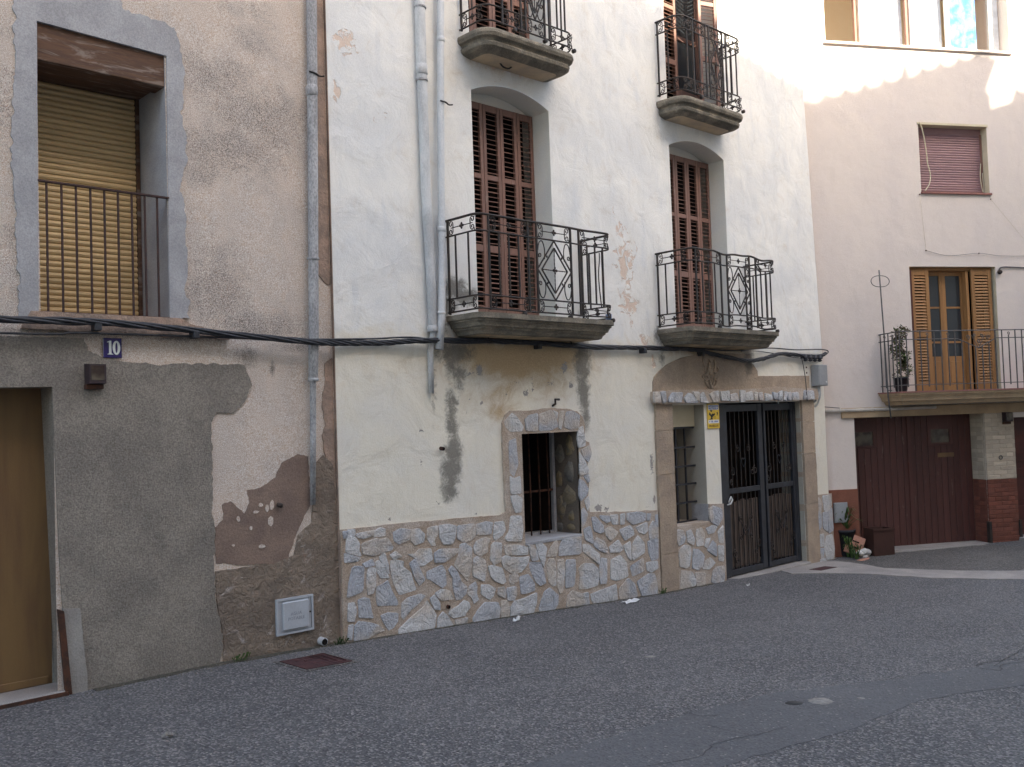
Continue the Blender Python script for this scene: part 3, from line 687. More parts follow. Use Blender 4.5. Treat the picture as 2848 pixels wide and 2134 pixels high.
def creamf(x, z): return 1.0 if z < 2.35 else max(0.0, 1-(z-2.35)/0.5)*0.8
def lean(x, z):
    return x if x < 11 else x-(x-11)/2.1*max(0.0, (z-2.5))*0.05
wholes = [(*W1, 2.66, a1), (*W2, 2.66, a2), (*W1, 5.50, a3), (*W2, 5.50, a4), (SW[0], SW[1], SW[2], lambda x: SW[3]), (NW[0], NW[1], NW[2], lambda x: NW[3]), (GT[0], GT[1], -0.9, lambda x: GT[2])]
mf = blobfield(mold)
wall('wall', 'white_wall', wh, 4.61, 13.12, -0.9, 9.0, wholes, 0.042, 0.0, 0.006,
     {'mold': mf, 'ochre': blobfield(ochre), 'chip': blobfield(chip), 'peach': blobfield(peach), 'cream': creamf}, lean)
MB().add([(13.12, 0.0, -0.9), (13.12, 3, -0.9), (13.12, 3, 2.5), (13.12, 0.0, 2.5), (12.79, 3, 9), (12.79, 0, 9)], [(0,1,2,3), (3,2,4,5)]).build('side_wall', 'white_wall', wh)
MB().box(4.6085, 4.612, -0.0035, 0.12, -0.9, 9).build('party_edge', 'peeled_strip', wh)
MB().add([(4.6, -0.4, 8.95), (13.0, -0.4, 8.95), (13.0, 5, 10.9), (4.6, 5, 10.9), (4.6, -0.4, 9.1), (13.0, -0.4, 9.1), (13.0, 5, 11.05), (4.6, 5, 11.05)],
         [(0,1,2,3),(4,7,6,5),(0,4,5,1),(1,5,6,2),(2,6,7,3),(3,7,4,0)]).build('roof', 'roof_tile', wh)
def archline(wd, zb, af, n=14): return [(wd[0], zb)]+[(wd[0]+(wd[1]-wd[0])*i/n, af(wd[0]+(wd[1]-wd[0])*i/n)) for i in range(n+1)]+[(wd[1], zb)]
for wd, zb, af in ((W1, 2.66, a1), (W2, 2.66, a2), (W1, 5.5, a3), (W2, 5.5, a4)):
    o = reveal('door_reveal', 'reveal_white', wh, archline(wd, zb, af), 0.0, 0.42)
    cx = (wd[0]+wd[1])/2
    MB().prism([(wd[0]-.02, zb), (wd[1]+.02, zb), (wd[1]+.02, af(cx)+.03), (wd[0]-.02, af(cx)+.03)], 0.42, 0.44).build('dark_room', 'void', wh)
    MB().prism([(wd[0], af(wd[0])+0.0)]+[(wd[0]+(wd[1]-wd[0])*i/14, af(wd[0]+(wd[1]-wd[0])*i/14)) for i in range(15)]+[(wd[1], af(wd[1])+0.0)], 0.30, 0.33).build('arch_infill', 'reveal_white', wh)

# louvred shutters: four leaves to a door, three louvre fields to a leaf
LEAFW = 0.279
def leaf_frame(wl, hl, cuts, mat):
    b = MB(); st = 0.045; t = 0.034
    b.box(0, st, 0, t, 0, hl, c=0.004); b.box(wl-st, wl, 0, t, 0, hl, c=0.004)
    for z0, z1 in cuts: b.box(st-0.001, wl-st+0.001, 0.003, t-0.003, z0, z1, c=0.003)
    return b.mesh('shutter_leaf', mat)
def slat_mesh(wl, mat, ang=24):
    b = MB(); a = R(ang); d, t = 0.036, 0.0055; st = 0.045; pts = []
    for u, v in ((-d/2, -t/2), (d/2, -t/2), (d/2, t/2), (-d/2, t/2)):
        pts.append((0.017+u*math.cos(a)-v*math.sin(a), u*math.sin(a)+v*math.cos(a)))
    b.add([(x, y, z) for x in (st-0.001, wl-st+0.001) for y, z in pts], [(0,1,2,3), (7,6,5,4)]+[(i, (i+1) % 4, (i+1) % 4+4, i+4) for i in range(4)])
    return b.mesh('slat', mat)
def shutters(x0, x1, zb, zt, yy, each, which=(0, 1, 2, 3), place=None):
    wl = (x1-x0)/4; hl = zt-zb
    cuts = [(0, 0.13), (hl*0.315, hl*0.315+0.075), (hl*0.65, hl*0.65+0.055), (hl-0.075, hl)]
    fm = leaf_frame(wl-0.004, hl, cuts, 'shutter_paint'); sm = slat_mesh(wl-0.004, 'shutter_paint')
    zs = []
    for (a, b), (c, d) in zip(cuts, cuts[1:]):
        n = int((c-b)/0.05); zs += [b+(c-b)*(k+0.5)/n for k in range(n)]
    bank = None
    if not each:
        bb = MB()
        for z in zs: bb.add([(v.co.x, v.co.y, v.co.z+z) for v in sm.vertices], [tuple(p.vertices) for p in sm.polygons])
        bank = bb.mesh('louvres', 'shutter_paint')
    for i in which:
        lf = link('shutter_leaf', fm, wh)
        loc, rz = (place[i] if place else (Vector((x0+i*wl+0.002, yy, zb)), 0.0))
        lf.location = loc; lf.rotation_euler = (0, 0, rz)
        for z in (zs if each else []):
            s = bpy.data.objects.new('slat', sm); col.objects.link(s); s.parent = lf; s.location = (0, 0, z)
            s.rotation_euler = (random.uniform(-0.10, 0.10), random.gauss(0, 0.008), 0)
        if bank:
            s = bpy.data.objects.new('louvres', bank); col.objects.link(s); s.parent = lf; s['kind'] = 'stuff'
shutters(W1[1]-1.0, W1[1], 2.70, 5.02, 0.25, True); shutters(W2[1]-1.0, W2[1], 2.70, 5.02, 0.24, True)
shutters(*W1, 5.53, 7.74, 0.25, False)
# upper right door: right hand leaves folded out, glazed door behind
hx, hy = 10.74, 0.02
e1 = Vector((10.58, -0.03)); wl_ = (W2[1]-W2[0])/4
pl = {0: (Vector((W2[0]+0.002, 0.25, 5.53)), 0.0), 1: (Vector((W2[0]+wl_+0.002, 0.25, 5.53)), 0.0)}
an = R(-52); d_ = Vector((math.cos(R(128)), -math.sin(R(128)))) * 1.0
p0 = Vector((hx, hy)); q0 = p0+Vector((-math.cos(R(38)), -math.sin(R(38))))*wl_
pl[3] = (Vector((q0.x, q0.y, 5.53)), math.atan2(p0.y-q0.y, p0.x-q0.x))
q1 = q0+Vector((-math.cos(R(20)), math.sin(R(20))))*wl_
pl[2] = (Vector((q1.x, q1.y, 5.53)), math.atan2(q0.y-q1.y, q0.x-q1.x))
shutters(*W2, 5.53, 7.74, 0.25, False, (0, 1, 2, 3), pl)
gd = MB().box(10.16, 10.24, 0.30, 0.34, 5.52, 7.75).box(10.66, 10.74, 0.30, 0.34, 5.52, 7.75).box(10.24, 10.66, 0.30, 0.34, 5.52, 5.95).box(10.24, 10.66, 0.30, 0.34, 6.62, 6.68).build('glazed_door', 'shutter_paint', wh)
BX('pane', 'glass', gd, 10.24, 10.66, 0.315, 0.322, 5.95, 7.75)

# plaster-and-rubble base: mortar bed with every stone proud of it
top = [(4.612, 0.738), (5.337, 0.731), (6.0, 0.71), (6.5, 0.69), (6.585, 0.72), (6.57, 1.2), (6.575, 1.62), (6.62, 1.70), (6.695, 1.745), (6.95, 1.74), (7.31, 1.765), (7.55, 1.75), (7.70, 1.72), (7.78, 1.66), (7.815, 1.56), (7.80, 1.40), (7.875, 1.37), (7.885, 1.25), (7.83, 1.12), (7.85, 0.95), (7.82, 0.75), (7.84, 0.60), (8.4, 0.555), (9.043, 0.515)]
base = top+[(9.043, -0.9), (4.612, -0.9)]
hole = [(SW[0], SW[2]), (SW[1], SW[2]), (SW[1], SW[3]), (SW[0], SW[3])]
mb = MB().prism(jag(base, 0.04, 0.008, (23, 24, 25), 9), -0.022, 0.01, [hole]).build('stone_base', 'mortar', wh)
AS = """65,225 108,222 112,295 70,300|125,200 208,195 205,265 122,275|110,300 200,270 262,370 255,440 290,520 100,480|85,490 280,545 230,590 85,605|235,245 430,205 440,265 320,300 240,290|450,215 520,180 580,185 585,265 445,285|300,370 480,310 520,325 610,300 675,400 670,445 430,515 310,490|690,230 770,190 885,195 880,320 760,370 700,330|900,200 1010,190 1075,250 1060,345 960,380 905,320|1115,180 1230,150 1235,250 1190,330 1215,385 1170,390 1110,300|1260,145 1380,135 1465,150 1450,290 1420,370 1320,375 1270,290|1490,150 1700,120 1705,270 1660,320 1560,345 1485,300|1720,130 1850,100 1920,110 1900,240 1830,250 1730,255|1950,110 2060,95 2080,200 2040,260 1960,325 1935,280|510,545 580,480 620,640 630,740 590,700|465,610 505,580 590,690 632,790 530,790 480,700|655,590 720,575 815,600 800,660 900,730 930,830 970,935 760,1005 700,870 665,730|170,690 210,660 320,655 300,960 110,1040 140,850 160,760|370,690 400,670 465,680 460,880 430,980 370,1000 360,850|475,920 560,880 620,835 670,970 740,1090 740,1130 490,1135 480,1030|870,500 960,500 1010,445 1150,430 1180,560 1060,640 1010,640 960,550|890,620 960,570 1010,680 1080,810 1010,890 960,800|1200,490 1270,440 1510,430 1500,470 1330,590 1210,600|1110,720 1290,640 1330,700 1340,880 1290,915 1180,830 1110,800|1520,390 1580,370 1660,420 1660,640 1640,740 1610,830 1540,740 1450,640 1500,520|1690,420 1730,340 1820,300 1900,310 1860,380 1860,470 1770,525 1700,480|1690,560 1740,530 1830,580 1840,700 1810,830 1680,770|1910,400 1940,355 2035,370 2020,590 1940,625 1895,560|1370,700 1420,645 1480,720 1530,850 1600,900 1590,980 1530,1050 1470,1070 1440,930 1430,800|1640,900 1710,850 1730,900 1720,980 1745,1060 1690,1110 1670,1040 1610,990|1870,650 1930,645 2040,680 2085,830 2050,870 1960,830 1900,770|1785,885 1880,890 1955,930 1930,1020 1880,1060 1790,1000|250,1080 320,1050 385,1065 405,1190 435,1290 260,1280 265,1180|130,1120 200,1110 220,1200 200,1330 120,1330|800,1110 870,1050 1020,1000 1080,1020 1000,1110 900,1200 820,1310 795,1270|535,1265 620,1235 740,1240 740,1330 690,1410 630,1440 580,1360|210,1400 260,1340 380,1360 490,1385 575,1450 430,1500 330,1580 200,1575|760,1430 900,1300 1040,1180 1100,1085 1170,1180 1220,1260 1190,1430 900,1500 760,1510|1145,1060 1200,1010 1260,1100 1270,1190 1200,1180|1240,1310 1310,1220 1370,1290 1430,1380 1420,1440 1240,1440|1210,990 1290,940 1390,960 1440,1060 1300,1070 1260,1050|1400,1200 1500,1150 1560,1080 1620,1100 1640,1160 1590,1220 1580,1260 1440,1290 1380,1250|1460,1320 1610,1290 1600,1360 1540,1400 1470,1370|1680,1300 1760,1180 1830,1110 1990,1100 2020,1200 2000,1300 1850,1370 1700,1390|650,510 720,470 800,530 690,560|310,620 420,570 450,640 350,660|130,1400 190,1380 170,1560 120,1560"""
BS = """25,1150 90,1135 112,1180 110,1270 25,1225|130,1150 240,1130 250,1220 220,1300 140,1295|165,985 270,980 270,1060 190,1100 160,1060|60,770 130,740 200,770 300,770 400,750 390,830 310,940 230,965 170,950 90,880|105,600 300,620 385,640 385,730 125,735|390,600 450,610 500,690 520,790 440,800 420,700|490,600 570,590 625,650 610,750 590,890 540,760|640,740 680,640 740,550 765,610 740,740 640,755|780,640 830,535 1050,505 1050,720 780,745|400,820 550,830 580,940 610,1080 540,1110 490,1060 430,930|290,1010 400,980 470,1090 470,1170 390,1200 315,1220|630,850 660,780 720,790 740,900 740,1110 700,1120 650,1060 640,950|765,800 840,790 850,920 825,1180 790,1210 760,1100|870,800 980,790 985,900 975,1090 960,1120 860,1140|1030,900 1090,840 1200,850 1260,900 1270,1000 1260,1110 1120,1150 1030,1155 1050,1000|1080,600 1150,610 1240,690 1280,730 1275,850 1200,780 1080,690|1090,420 1170,380 1190,480 1205,590 1110,540|1185,270 1240,265 1330,370 1335,440 1290,460 1220,430|1290,240 1400,250 1415,310 1370,330 1300,280|1420,240 1510,235 1515,350 1450,345|1545,235 1600,220 1595,345 1545,350|1625,215 1770,200 1860,215 1850,310 1700,350 1630,300|1880,225 1920,225 1910,300 1870,300|1980,240 2010,235 2010,380 1985,340|1350,420 1420,380 1510,450 1470,510 1420,550 1370,490|1540,420 1660,370 1700,420 1710,480 1600,550 1560,480|1740,390 1870,330 1880,430 1840,470 1780,450|1900,410 1950,310 2000,400 2005,510 1910,540|1220,560 1260,520 1340,560 1380,650 1375,710 1280,670 1220,620|1410,630 1520,550 1575,660 1530,695 1420,700|1580,620 1670,570 1680,800 1640,760|1700,600 1760,495 1840,580 1850,700 1700,800 1690,700|1885,570 2010,525 2010,780 1930,800 1900,700|1300,770 1380,790 1370,1080 1290,1090 1280,950|1430,800 1540,740 1620,830 1640,1000 1500,1050 1425,1030|1670,880 1830,770 1840,930 1700,1000|1870,830 2005,810 2005,900 1930,950 1880,930|1750,1070 1900,970 1970,970 2005,1090 2005,1230 1900,1240 1820,1250|1535,1160 1640,1030 1720,1100 1750,1220 1750,1290 1650,1280 1560,1310 1530,1240|1175,1220 1330,1170 1490,1100 1505,1290 1400,1320 1250,1385 1190,1300|890,1240 950,1180 1060,1220 1140,1200 1160,1380 1000,1420 870,1430|530,1400 600,1200 660,1150 760,1230 760,1340 700,1450 560,1480|180,1390 230,1310 350,1280 500,1200 490,1350 440,1490 250,1530 180,1510|60,1310 140,1310 165,1420 150,1530 60,1530|175,260 310,250 325,400 305,560 140,555 110,520 165,430|1062,190 1085,150 1140,230 1100,350 1068,390"""
ES = """130,250 210,160 260,200 330,300 320,350 200,355 150,310|355,225 400,185 490,160 490,350 370,345|510,170 640,125 675,160 715,300 640,335 510,350|665,130 710,150 700,210|730,200 745,140 780,135 770,200 745,330 720,310|775,300 810,150 870,135 950,180 940,310 850,330|945,330 990,300 1010,460 1010,510 945,530 930,430|970,555 1020,540 1060,510 1080,600 1050,690 1000,640|950,580 1000,660 1050,780 1040,810 955,835|1000,850 1050,830 1065,900 1040,910|955,880 1000,910 1050,990 1030,1050 970,1115 950,1050|1010,1120 1050,1070 1060,1150 1040,1230|180,470 250,440 260,560 275,720 235,850 190,800 185,650|190,850 240,880 300,850 310,1030 200,1040|195,1070 260,1060 320,1090 310,1240 250,1240 220,1150"""
def stones(txt, z, yb, parent, h=0.009, grow=1.0):
    for pstr in txt.split('|'):
        poly = [fp(*z(*map(float, q.split(','))), yb) for q in pstr.split()]
        stone(poly, yb, h*random.uniform(0.7, 1.3), parent, grow=grow)
stones(AS, A_, -0.022, mb); stones(BS, B_, -0.022, mb); stones(ES, s3, -0.022, mb)
# barred window in its stone surround
reveal('window_reveal', 'shaded_mortar', wh, [(SW[0], SW[2]), (SW[0], SW[3]), (SW[1], SW[3]), (SW[1], SW[2])], -0.021, 0.36)
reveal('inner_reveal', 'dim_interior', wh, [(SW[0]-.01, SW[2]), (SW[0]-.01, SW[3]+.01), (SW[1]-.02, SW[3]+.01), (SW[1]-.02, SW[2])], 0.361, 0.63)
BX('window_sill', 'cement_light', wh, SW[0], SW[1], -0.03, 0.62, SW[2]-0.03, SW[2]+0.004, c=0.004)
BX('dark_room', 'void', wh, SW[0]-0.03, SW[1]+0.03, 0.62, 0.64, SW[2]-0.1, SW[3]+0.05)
sj = BX('reveal_stonework', 'shaded_mortar', wh, SW[1]-0.012, SW[1]+0.01, 0.0, 0.36, SW[2]+0.006, SW[3]-0.004)
for y0, y1, z0, z1 in ((0.03,.17,1.2,1.46),(.19,.33,1.12,1.36),(.03,.2,.93,1.16),(.22,.33,.85,1.08),(.03,.24,.66,.9),(.06,.16,.5,.63),(.18,.33,.52,.82),(.04,.2,.40,.48),(.24,.33,.39,.5)):
    yc, zc = (y0+y1)/2, (z0+z1)/2; n = 9
    rr = [(yc+(y1-y0)/2*math.cos(k*2*math.pi/n)*random.uniform(.72, 1.2), zc+(z1-z0)/2*math.sin(k*2*math.pi/n)*random.uniform(.72, 1.2)) for k in range(n)]
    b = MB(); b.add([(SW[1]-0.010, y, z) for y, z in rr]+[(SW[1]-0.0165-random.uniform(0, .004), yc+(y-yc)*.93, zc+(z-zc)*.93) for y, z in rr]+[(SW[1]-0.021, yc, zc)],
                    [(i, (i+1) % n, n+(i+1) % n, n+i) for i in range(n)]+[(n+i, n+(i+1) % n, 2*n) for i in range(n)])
    b.build('stone', 'shaded_stone', sj, True)
bg_ = BX('window_bars', 'rusty_iron', wh, SW[0]-0.03, SW[1]-0.02, 0.335, 0.35, 0.845, 0.868)
for x in (6.99, 7.13, 7.27, 7.41, 7.55):
    MB().tube([(x, 0.325, SW[2]), (x+0.004, 0.325, 0.9), (x-0.003, 0.325, SW[3]-0.002)], 0.009, 6).build('bar', 'rusty_iron', bg_, True)
wf = MB().box(7.635, 7.676, 0.33, 0.37, SW[2]+0.004, SW[3]-.002).box(6.85, 7.64, 0.345, 0.36, SW[2]+0.004, SW[2]+0.03).build('casement', 'cement_light', wh)
MB().tube([(7.30, 0.55, 0.52), (7.30, 0.55, 1.25)], 0.008, 6).tube([(6.9, 0.55, 0.52), (7.30, 0.55, 0.52)], 0.008, 6).build('inner_bar', 'rusty_iron', wh)
hk = fz(r5, [(1110, 400), (1108, 378), (1130, 374)])
MB().tube([(hk[0][0], 0.0, hk[0][1]), (hk[0][0], -0.045, hk[0][1]+0.02), (hk[1][0], -0.05, hk[1][1]+.02), (hk[2][0], -0.04, hk[2][1]+.01)], 0.013, 6).build('wall_hook', 'iron', wh)

# doorway dressed stone: jamb blocks, rubble lintel, carved tympanum
def blocks(x0, x1, cuts, y0, y1, wob=0.006):
    for za, zb in zip(cuts, cuts[1:]):
        b = MB(); n = 7; P = []
        k = max(3, int((zb-za)/0.09))
        for i in range(k+1): P.append((x0+random.uniform(-wob, wob), za+0.004+(zb-za-0.008)*i/k))
        for i in range(k, -1, -1): P.append((x1+random.uniform(-wob, wob), za+0.004+(zb-za-0.008)*i/k))
        b.prism(P, y0+random.uniform(-.004, .004), y1).build('jamb_block', 'sandstone', wh)
blocks(9.062, 9.385, [-0.9, -0.02, 0.93, 1.462, 1.80], -0.034, 0.2)
blocks(12.415, 12.745, [-0.9, 0.30, 1.02, 1.48, 1.80], -0.036, 0.34)
BX('jamb_joint', 'mortar', wh, 9.07, 9.38, -0.022, 0.19, -0.9, 1.79); BX('jamb_joint', 'mortar', wh, 12.43, 12.73, -0.024, 0.33, -0.9, 1.79)
# stone clad pier between narrow window and gate
pier = MB().prism(jag([(9.392, -0.9), (10.39, -0.9), (10.392, 0.478), (10.078, 0.50), (10.078, 0.272), (9.392, 0.285)], 0.05, 0.004, (0, 1, 2, 4)), -0.024, 0.02).build('stone_pier_base', 'mortar', wh)
CS = """265,740 340,750 365,830 350,890 285,930 268,850|380,760 430,745 470,850 460,920 390,880|500,740 560,720 595,800 580,920 500,930 490,830|610,850 660,840 620,950 590,930|610,720 690,690 740,700 700,770 640,790|645,490 700,460 790,490 800,600 740,690 660,640|750,760 810,690 815,890 770,890|620,980 690,870 725,910 730,1050 680,1020|290,990 350,925 420,930 430,1010 415,1170 370,1190 300,1170|460,970 530,980 590,1040 570,1160 520,1210 445,1190|570,1200 600,1110 660,1070 720,1130 650,1200|750,930 820,930 820,1110 760,1100|320,1220 440,1240 490,1340 480,1400 310,1440|480,1250 600,1250 600,1380 500,1410|690,1230 740,1180 825,1170 820,1330 790,1375 670,1360"""
stones(CS, s5, -0.024, pier)
cor = MB().prism(jag([(12.765, -0.9), (13.175, -0.9), (13.16, 0.395), (12.765, 0.408)], 0.05, 0.008, (0,)), -0.028, 0.3).build('corner_stone_base', 'mortar', wh)
KS = """1930,350 1970,400 1975,700 1945,740 1935,500|1985,340 2070,330 2095,440 2060,520 2010,520|2050,540 2100,470 2110,740 2060,780|1960,800 2000,790 2010,930 1960,940|2030,820 2100,790 2125,960 2110,1080 2040,1090 2010,960|1960,960 2010,960 2000,1060 1965,1080|1990,540 2045,530 2050,760 1995,720|1955,1090 2020,1070 2040,1110 1960,1130"""
stones(KS, s5, -0.028, cor)
ln = [(9.012, 1.93), (9.0, 1.86), (9.01, 1.79), (9.2, 1.775), (9.6, 1.782), (10.4, 1.785), (11.2, 1.79), (12.2, 1.795), (12.81, 1.795), (12.83, 1.88), (12.79, 1.955), (12.2, 1.965), (11.75, 1.985), (11.3, 1.965), (10.6, 1.945), (9.9, 1.95), (9.4, 1.945)]
lin = MB().prism(jag(ln, 0.04, 0.010), -0.075, 0.0).build('stone_lintel', 'mortar', wh)
DS = """150,560 205,560 215,670 155,660|220,560 265,555 275,660 245,675|320,610 350,570 455,560 445,670 305,665|480,620 530,570 570,590 625,675 500,670|580,555 640,560 645,650 610,640|655,590 690,560 720,640 745,670 660,665|760,580 800,560 855,545 860,660 800,660|875,555 970,545 970,650 885,645|985,590 1050,570 1070,650 980,655|1095,540 1145,545 1140,660 1090,660|1160,570 1225,550 1240,640 1150,645|1255,560 1285,560 1285,640 1250,640|1300,570 1335,560 1335,640 1305,640|1370,570 1430,590 1440,640 1370,650|1450,560 1500,570 1490,640 1460,620|1515,570 1550,545 1555,650 1510,640|1570,550 1610,560 1600,650 1565,640|1620,570 1650,560 1650,645 1615,640|1670,570 1720,560 1735,640 1665,645|1800,540 1890,540 1905,635 1790,635"""
stones(DS, s4, -0.075, lin, 0.022)
ty = [(9.05, 1.93), (9.06, 2.05), (9.09, 2.11), (9.19, 2.18), (9.33, 2.256), (9.64, 2.35), (10.0, 2.405), (10.4, 2.43), (11.17, 2.43), (11.20, 2.30), (11.245, 2.28), (11.33, 2.20), (11.335, 2.135), (12.6, 2.145), (12.69, 2.145), (12.69, 1.93)]
tb = MB().prism(jag(ty, 0.05, 0.007, (14, 15)), -0.016, 0.004)
tym = tb.build('tympanum', 'sandstone', wh)
at = tym.data.attributes.new('mold', 'FLOAT', 'POINT')
# fine grid so that the damp streak under the balcony shows on the tympanum too
bm = bmesh.new(); bm.from_mesh(tym.data)
for ax, step_ in ((0, 0.06), (2, 0.06)):
    lo, hi = (9.0, 12.8) if ax == 0 else (1.9, 2.5); k = lo
    while k < hi:
        co = [0, 0, 0]; no = [0, 0, 0]; co[ax] = k; no[ax] = 1
        bmesh.ops.bisect_plane(bm, geom=bm.verts[:]+bm.edges[:]+bm.faces[:], plane_co=co, plane_no=no); k += step_
bm.to_mesh(tym.data); bm.free()
tym.data.attributes['mold'].data.foreach_set('value', [mf(v.co.x, v.co.z) for v in tym.data.vertices])
cv = MB()
def curl(b, pts, r, y=-0.024):
    P = fz(s4, pts); P3 = catmull([(x, y, z) for x, z in P], 5); k = len(P3)
    b.tube(P3, [1.25*r*(0.35+0.65*math.sin(math.pi*(0.15+0.8*i/(k-1)))) for i in range(k)], 6)
for pts, r in (([(690,150),(680,220),(700,280),(690,330)], .016), ([(800,200),(810,270),(795,330),(830,360)], .016), ([(740,230),(735,300),(720,360),(700,350)], .014), ([(765,290),(775,370),(765,440)], .016),
               ([(690,380),(720,370),(735,410),(705,430),(700,400)], .013), ([(835,370),(805,375),(795,410),(825,430),(830,400)], .013), ([(700,440),(720,480),(750,515)], .014), ([(830,440),(810,490),(780,520)], .014), ([(740,400),(755,470),(770,520)], .013), ([(800,400),(790,460),(775,500)], .012),
               ([(690,360),(670,390),(690,410)], .010), ([(840,330),(845,300),(830,290)], .010), ([(740,200),(760,230),(745,260)], .012), ([(720,300),(790,290)], .012)):
    curl(cv, pts, r)
cv.ball((fp(*s4(770, 500))[0], -0.02, fp(*s4(770, 500))[1]), 0.035, 0.018, 0.03); cv.ball((fp(*s4(765, 330))[0], -0.02, fp(*s4(765, 330))[1]), 0.05, 0.018, 0.06)
cv.build('carved_crest', 'sandstone', wh, True)

# narrow window with grille
reveal('window_reveal', 'reveal_taupe', wh, [(NW[0], NW[2]), (NW[0], NW[3]+.02), (NW[1], NW[3]+.02), (NW[1], NW[2])], 0.0, 0.46)
MB().prism([(NW[0], NW[2]), (NW[1], NW[2]), (NW[1], 1.50), (NW[0], 1.50)], 0.44, 0.46).build('window_board', 'taupe_board', wh)
BX('recess_plaster', 'reveal_cream', wh, NW[0], NW[1], 0.15, 0.45, 1.49, NW[3]+0.02)
BX('window_sill', 'mortar', wh, NW[0], NW[1], -0.026, 0.45, 0.2, 0.287, c=0.006)
BX('sill_upstand', 'cement_light', wh, NW[1]-0.012, NW[1]+0.002, -0.01, 0.24, 0.288, 0.50)
gl = BX('window_grille', 'iron_gate', wh, NW[0], NW[1], 0.163, 0.177, 1.465, 1.489)
for z in (1.227, 0.988, 0.762, 0.53, 0.295): BX('grille_bar', 'iron_gate', gl, NW[0], NW[1], 0.158, 0.182, z-0.011, z+0.011)
for x in (9.715, 9.905): BX('grille_bar', 'iron_gate', gl, x-0.011, x+0.011, 0.184, 0.202, 0.289, 1.464)

# wrought iron gate (a thing of its own)
reveal('gate_reveal', 'reveal_taupe', wh, [(GT[0], -0.9), (GT[0], GT[2]), (GT[1]+.003, GT[2]), (GT[1]+.003, -0.9)], 0.0, 0.345)
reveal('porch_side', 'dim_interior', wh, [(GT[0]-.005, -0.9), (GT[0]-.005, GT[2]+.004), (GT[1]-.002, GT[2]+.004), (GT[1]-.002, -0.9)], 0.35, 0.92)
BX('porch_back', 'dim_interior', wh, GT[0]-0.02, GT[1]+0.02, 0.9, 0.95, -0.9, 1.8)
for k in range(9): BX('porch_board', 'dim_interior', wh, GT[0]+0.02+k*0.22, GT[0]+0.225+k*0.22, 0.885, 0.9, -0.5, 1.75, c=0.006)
BX('threshold', 'concrete', wh, GT[0]-0.01, GT[1]+0.01, -0.07, 0.9, -0.9, -0.515, c=0.012)
gt = thing('iron_gate', 'dark double-leaf iron gate with scrolls and wooden planks along its lower half', 'gate', (11.4, 0.1, -0.5))
GY = 0.10
BX('gate_post', 'iron_gate', gt, 10.40, 10.635, GY-0.03, GY+0.05, -0.512, 1.77, c=0.004)
BX('gate_post', 'iron_gate', gt, 12.335, 12.405, GY-0.03, GY+0.05, -0.512, 1.77, c=0.004)
def scroll(u, z, r, turns=1.25, a0=0.0, sgn=1, k=16):
    return [(u+math.cos(a0+sgn*2*math.pi*turns*i/k)*r*(1-0.72*i/k), z+math.sin(a0+sgn*2*math.pi*turns*i/k)*r*(1-0.72*i/k)) for i in range(k+1)]
for lx0, lx1, nb in ((10.64, 11.47, 6), (11.575, 12.33, 6)):
    fr = MB().box(lx0-0.002, lx0+0.045, GY-0.022, GY+0.022, -0.50, 1.76, c=0.003).box(lx1-0.045, lx1+0.06, GY-0.022, GY+0.022, -0.50, 1.76, c=0.003)
    fr.box(lx0+0.045, lx1-0.045, GY-0.018, GY+0.018, -0.495, -0.425, c=0.003).box(lx0+0.045, lx1-0.045, GY-0.018, GY+0.018, 0.572, 0.640, c=0.003).box(lx0+0.045, lx1-0.045, GY-0.018, GY+0.018, 1.66, 1.755, c=0.003)
    lf = fr.build('gate_leaf', 'iron_gate', gt)
    wdt = lx1-lx0-0.09
    for i in range(1, nb+1):
        x = lx0+0.045+wdt*i/(nb+1)
        MB().box(x-0.006, x+0.006, GY-0.006, GY+0.006, 0.64, 1.66).build('bar', 'iron', lf)
        MB().box(x-0.006, x+0.006, GY-0.006, GY+0.006, -0.425, 0.572).build('bar', 'iron', lf)
    for i in range(7):
        x = lx0+0.05+(wdt-0.01)*i/7
        BX('plank', 'gate_planks', lf, x+0.006, x+(wdt-0.01)/7-0.008, GY+0.024, GY+0.044, -0.42+random.uniform(0, .02), 0.47+random.uniform(-0.025, 0.025), c=0.003)
    cx = (lx0+lx1)/2
    for du, z, r, s_ in ((-.12, 1.16, .05, 1), (.12, 1.16, .05, -1), (-.27, .86, .06, -1), (.27, .86, .06, 1), (-.30, .72, .04, 1), (.2, .84, .05, -1),
                         (-.12, .22, .045, 1), (.12, .22, .045, -1), (-.12, -.02, .04, -1), (.12, -.02, .04, 1), (-.28, -.22, .06, 1), (.28, -.14, .06, -1), (.22, -.24, .04, 1), (-.24, -.32, .04, -1)):
        P = scroll(cx+du, z, r, 1.3, math.pi/2, s_)
        MB().tube([(a, GY-0.012, c_) for a, c_ in P], 0.0065, 5).build('scroll', 'iron', lf, True)
    hz = 0.98
    MB().tube([(cx, GY-0.012, hz-0.07), (cx-.05, GY-.012, hz+.0), (cx-.045, GY-.012, hz+.045), (cx-.02, GY-.012, hz+.05), (cx, GY-.012, hz+.03), (cx+.02, GY-.012, hz+.05), (cx+.045, GY-.012, hz+.045), (cx+.05, GY-.012, hz), (cx, GY-.012, hz-.07)], 0.006, 5).build('heart', 'iron_gate', lf, True)
    for sg in (-1, 1): MB().tube([(cx+sg*0.12, GY-0.014, 0.19), (cx+sg*0.03, GY-0.014, -0.0)], 0.006, 5).build('brace_bar', 'iron_gate', lf)
    hp = MB().tube([(a, GY-0.014, c_) for a, c_ in scroll(cx, 0.09, .05, 1, math.pi/2, 1, 12)], 0.006, 5); hp.build('scroll', 'iron', lf, True)
MB().tube([(10.60, GY-0.035, 0.44), (10.66, GY-0.05, 0.45), (10.70, GY-0.05, 0.50), (10.68, GY-0.045, 0.54), (10.63, GY-0.04, 0.47)], 0.011, 6).build('chain', 'grey_pipe', gt, True)

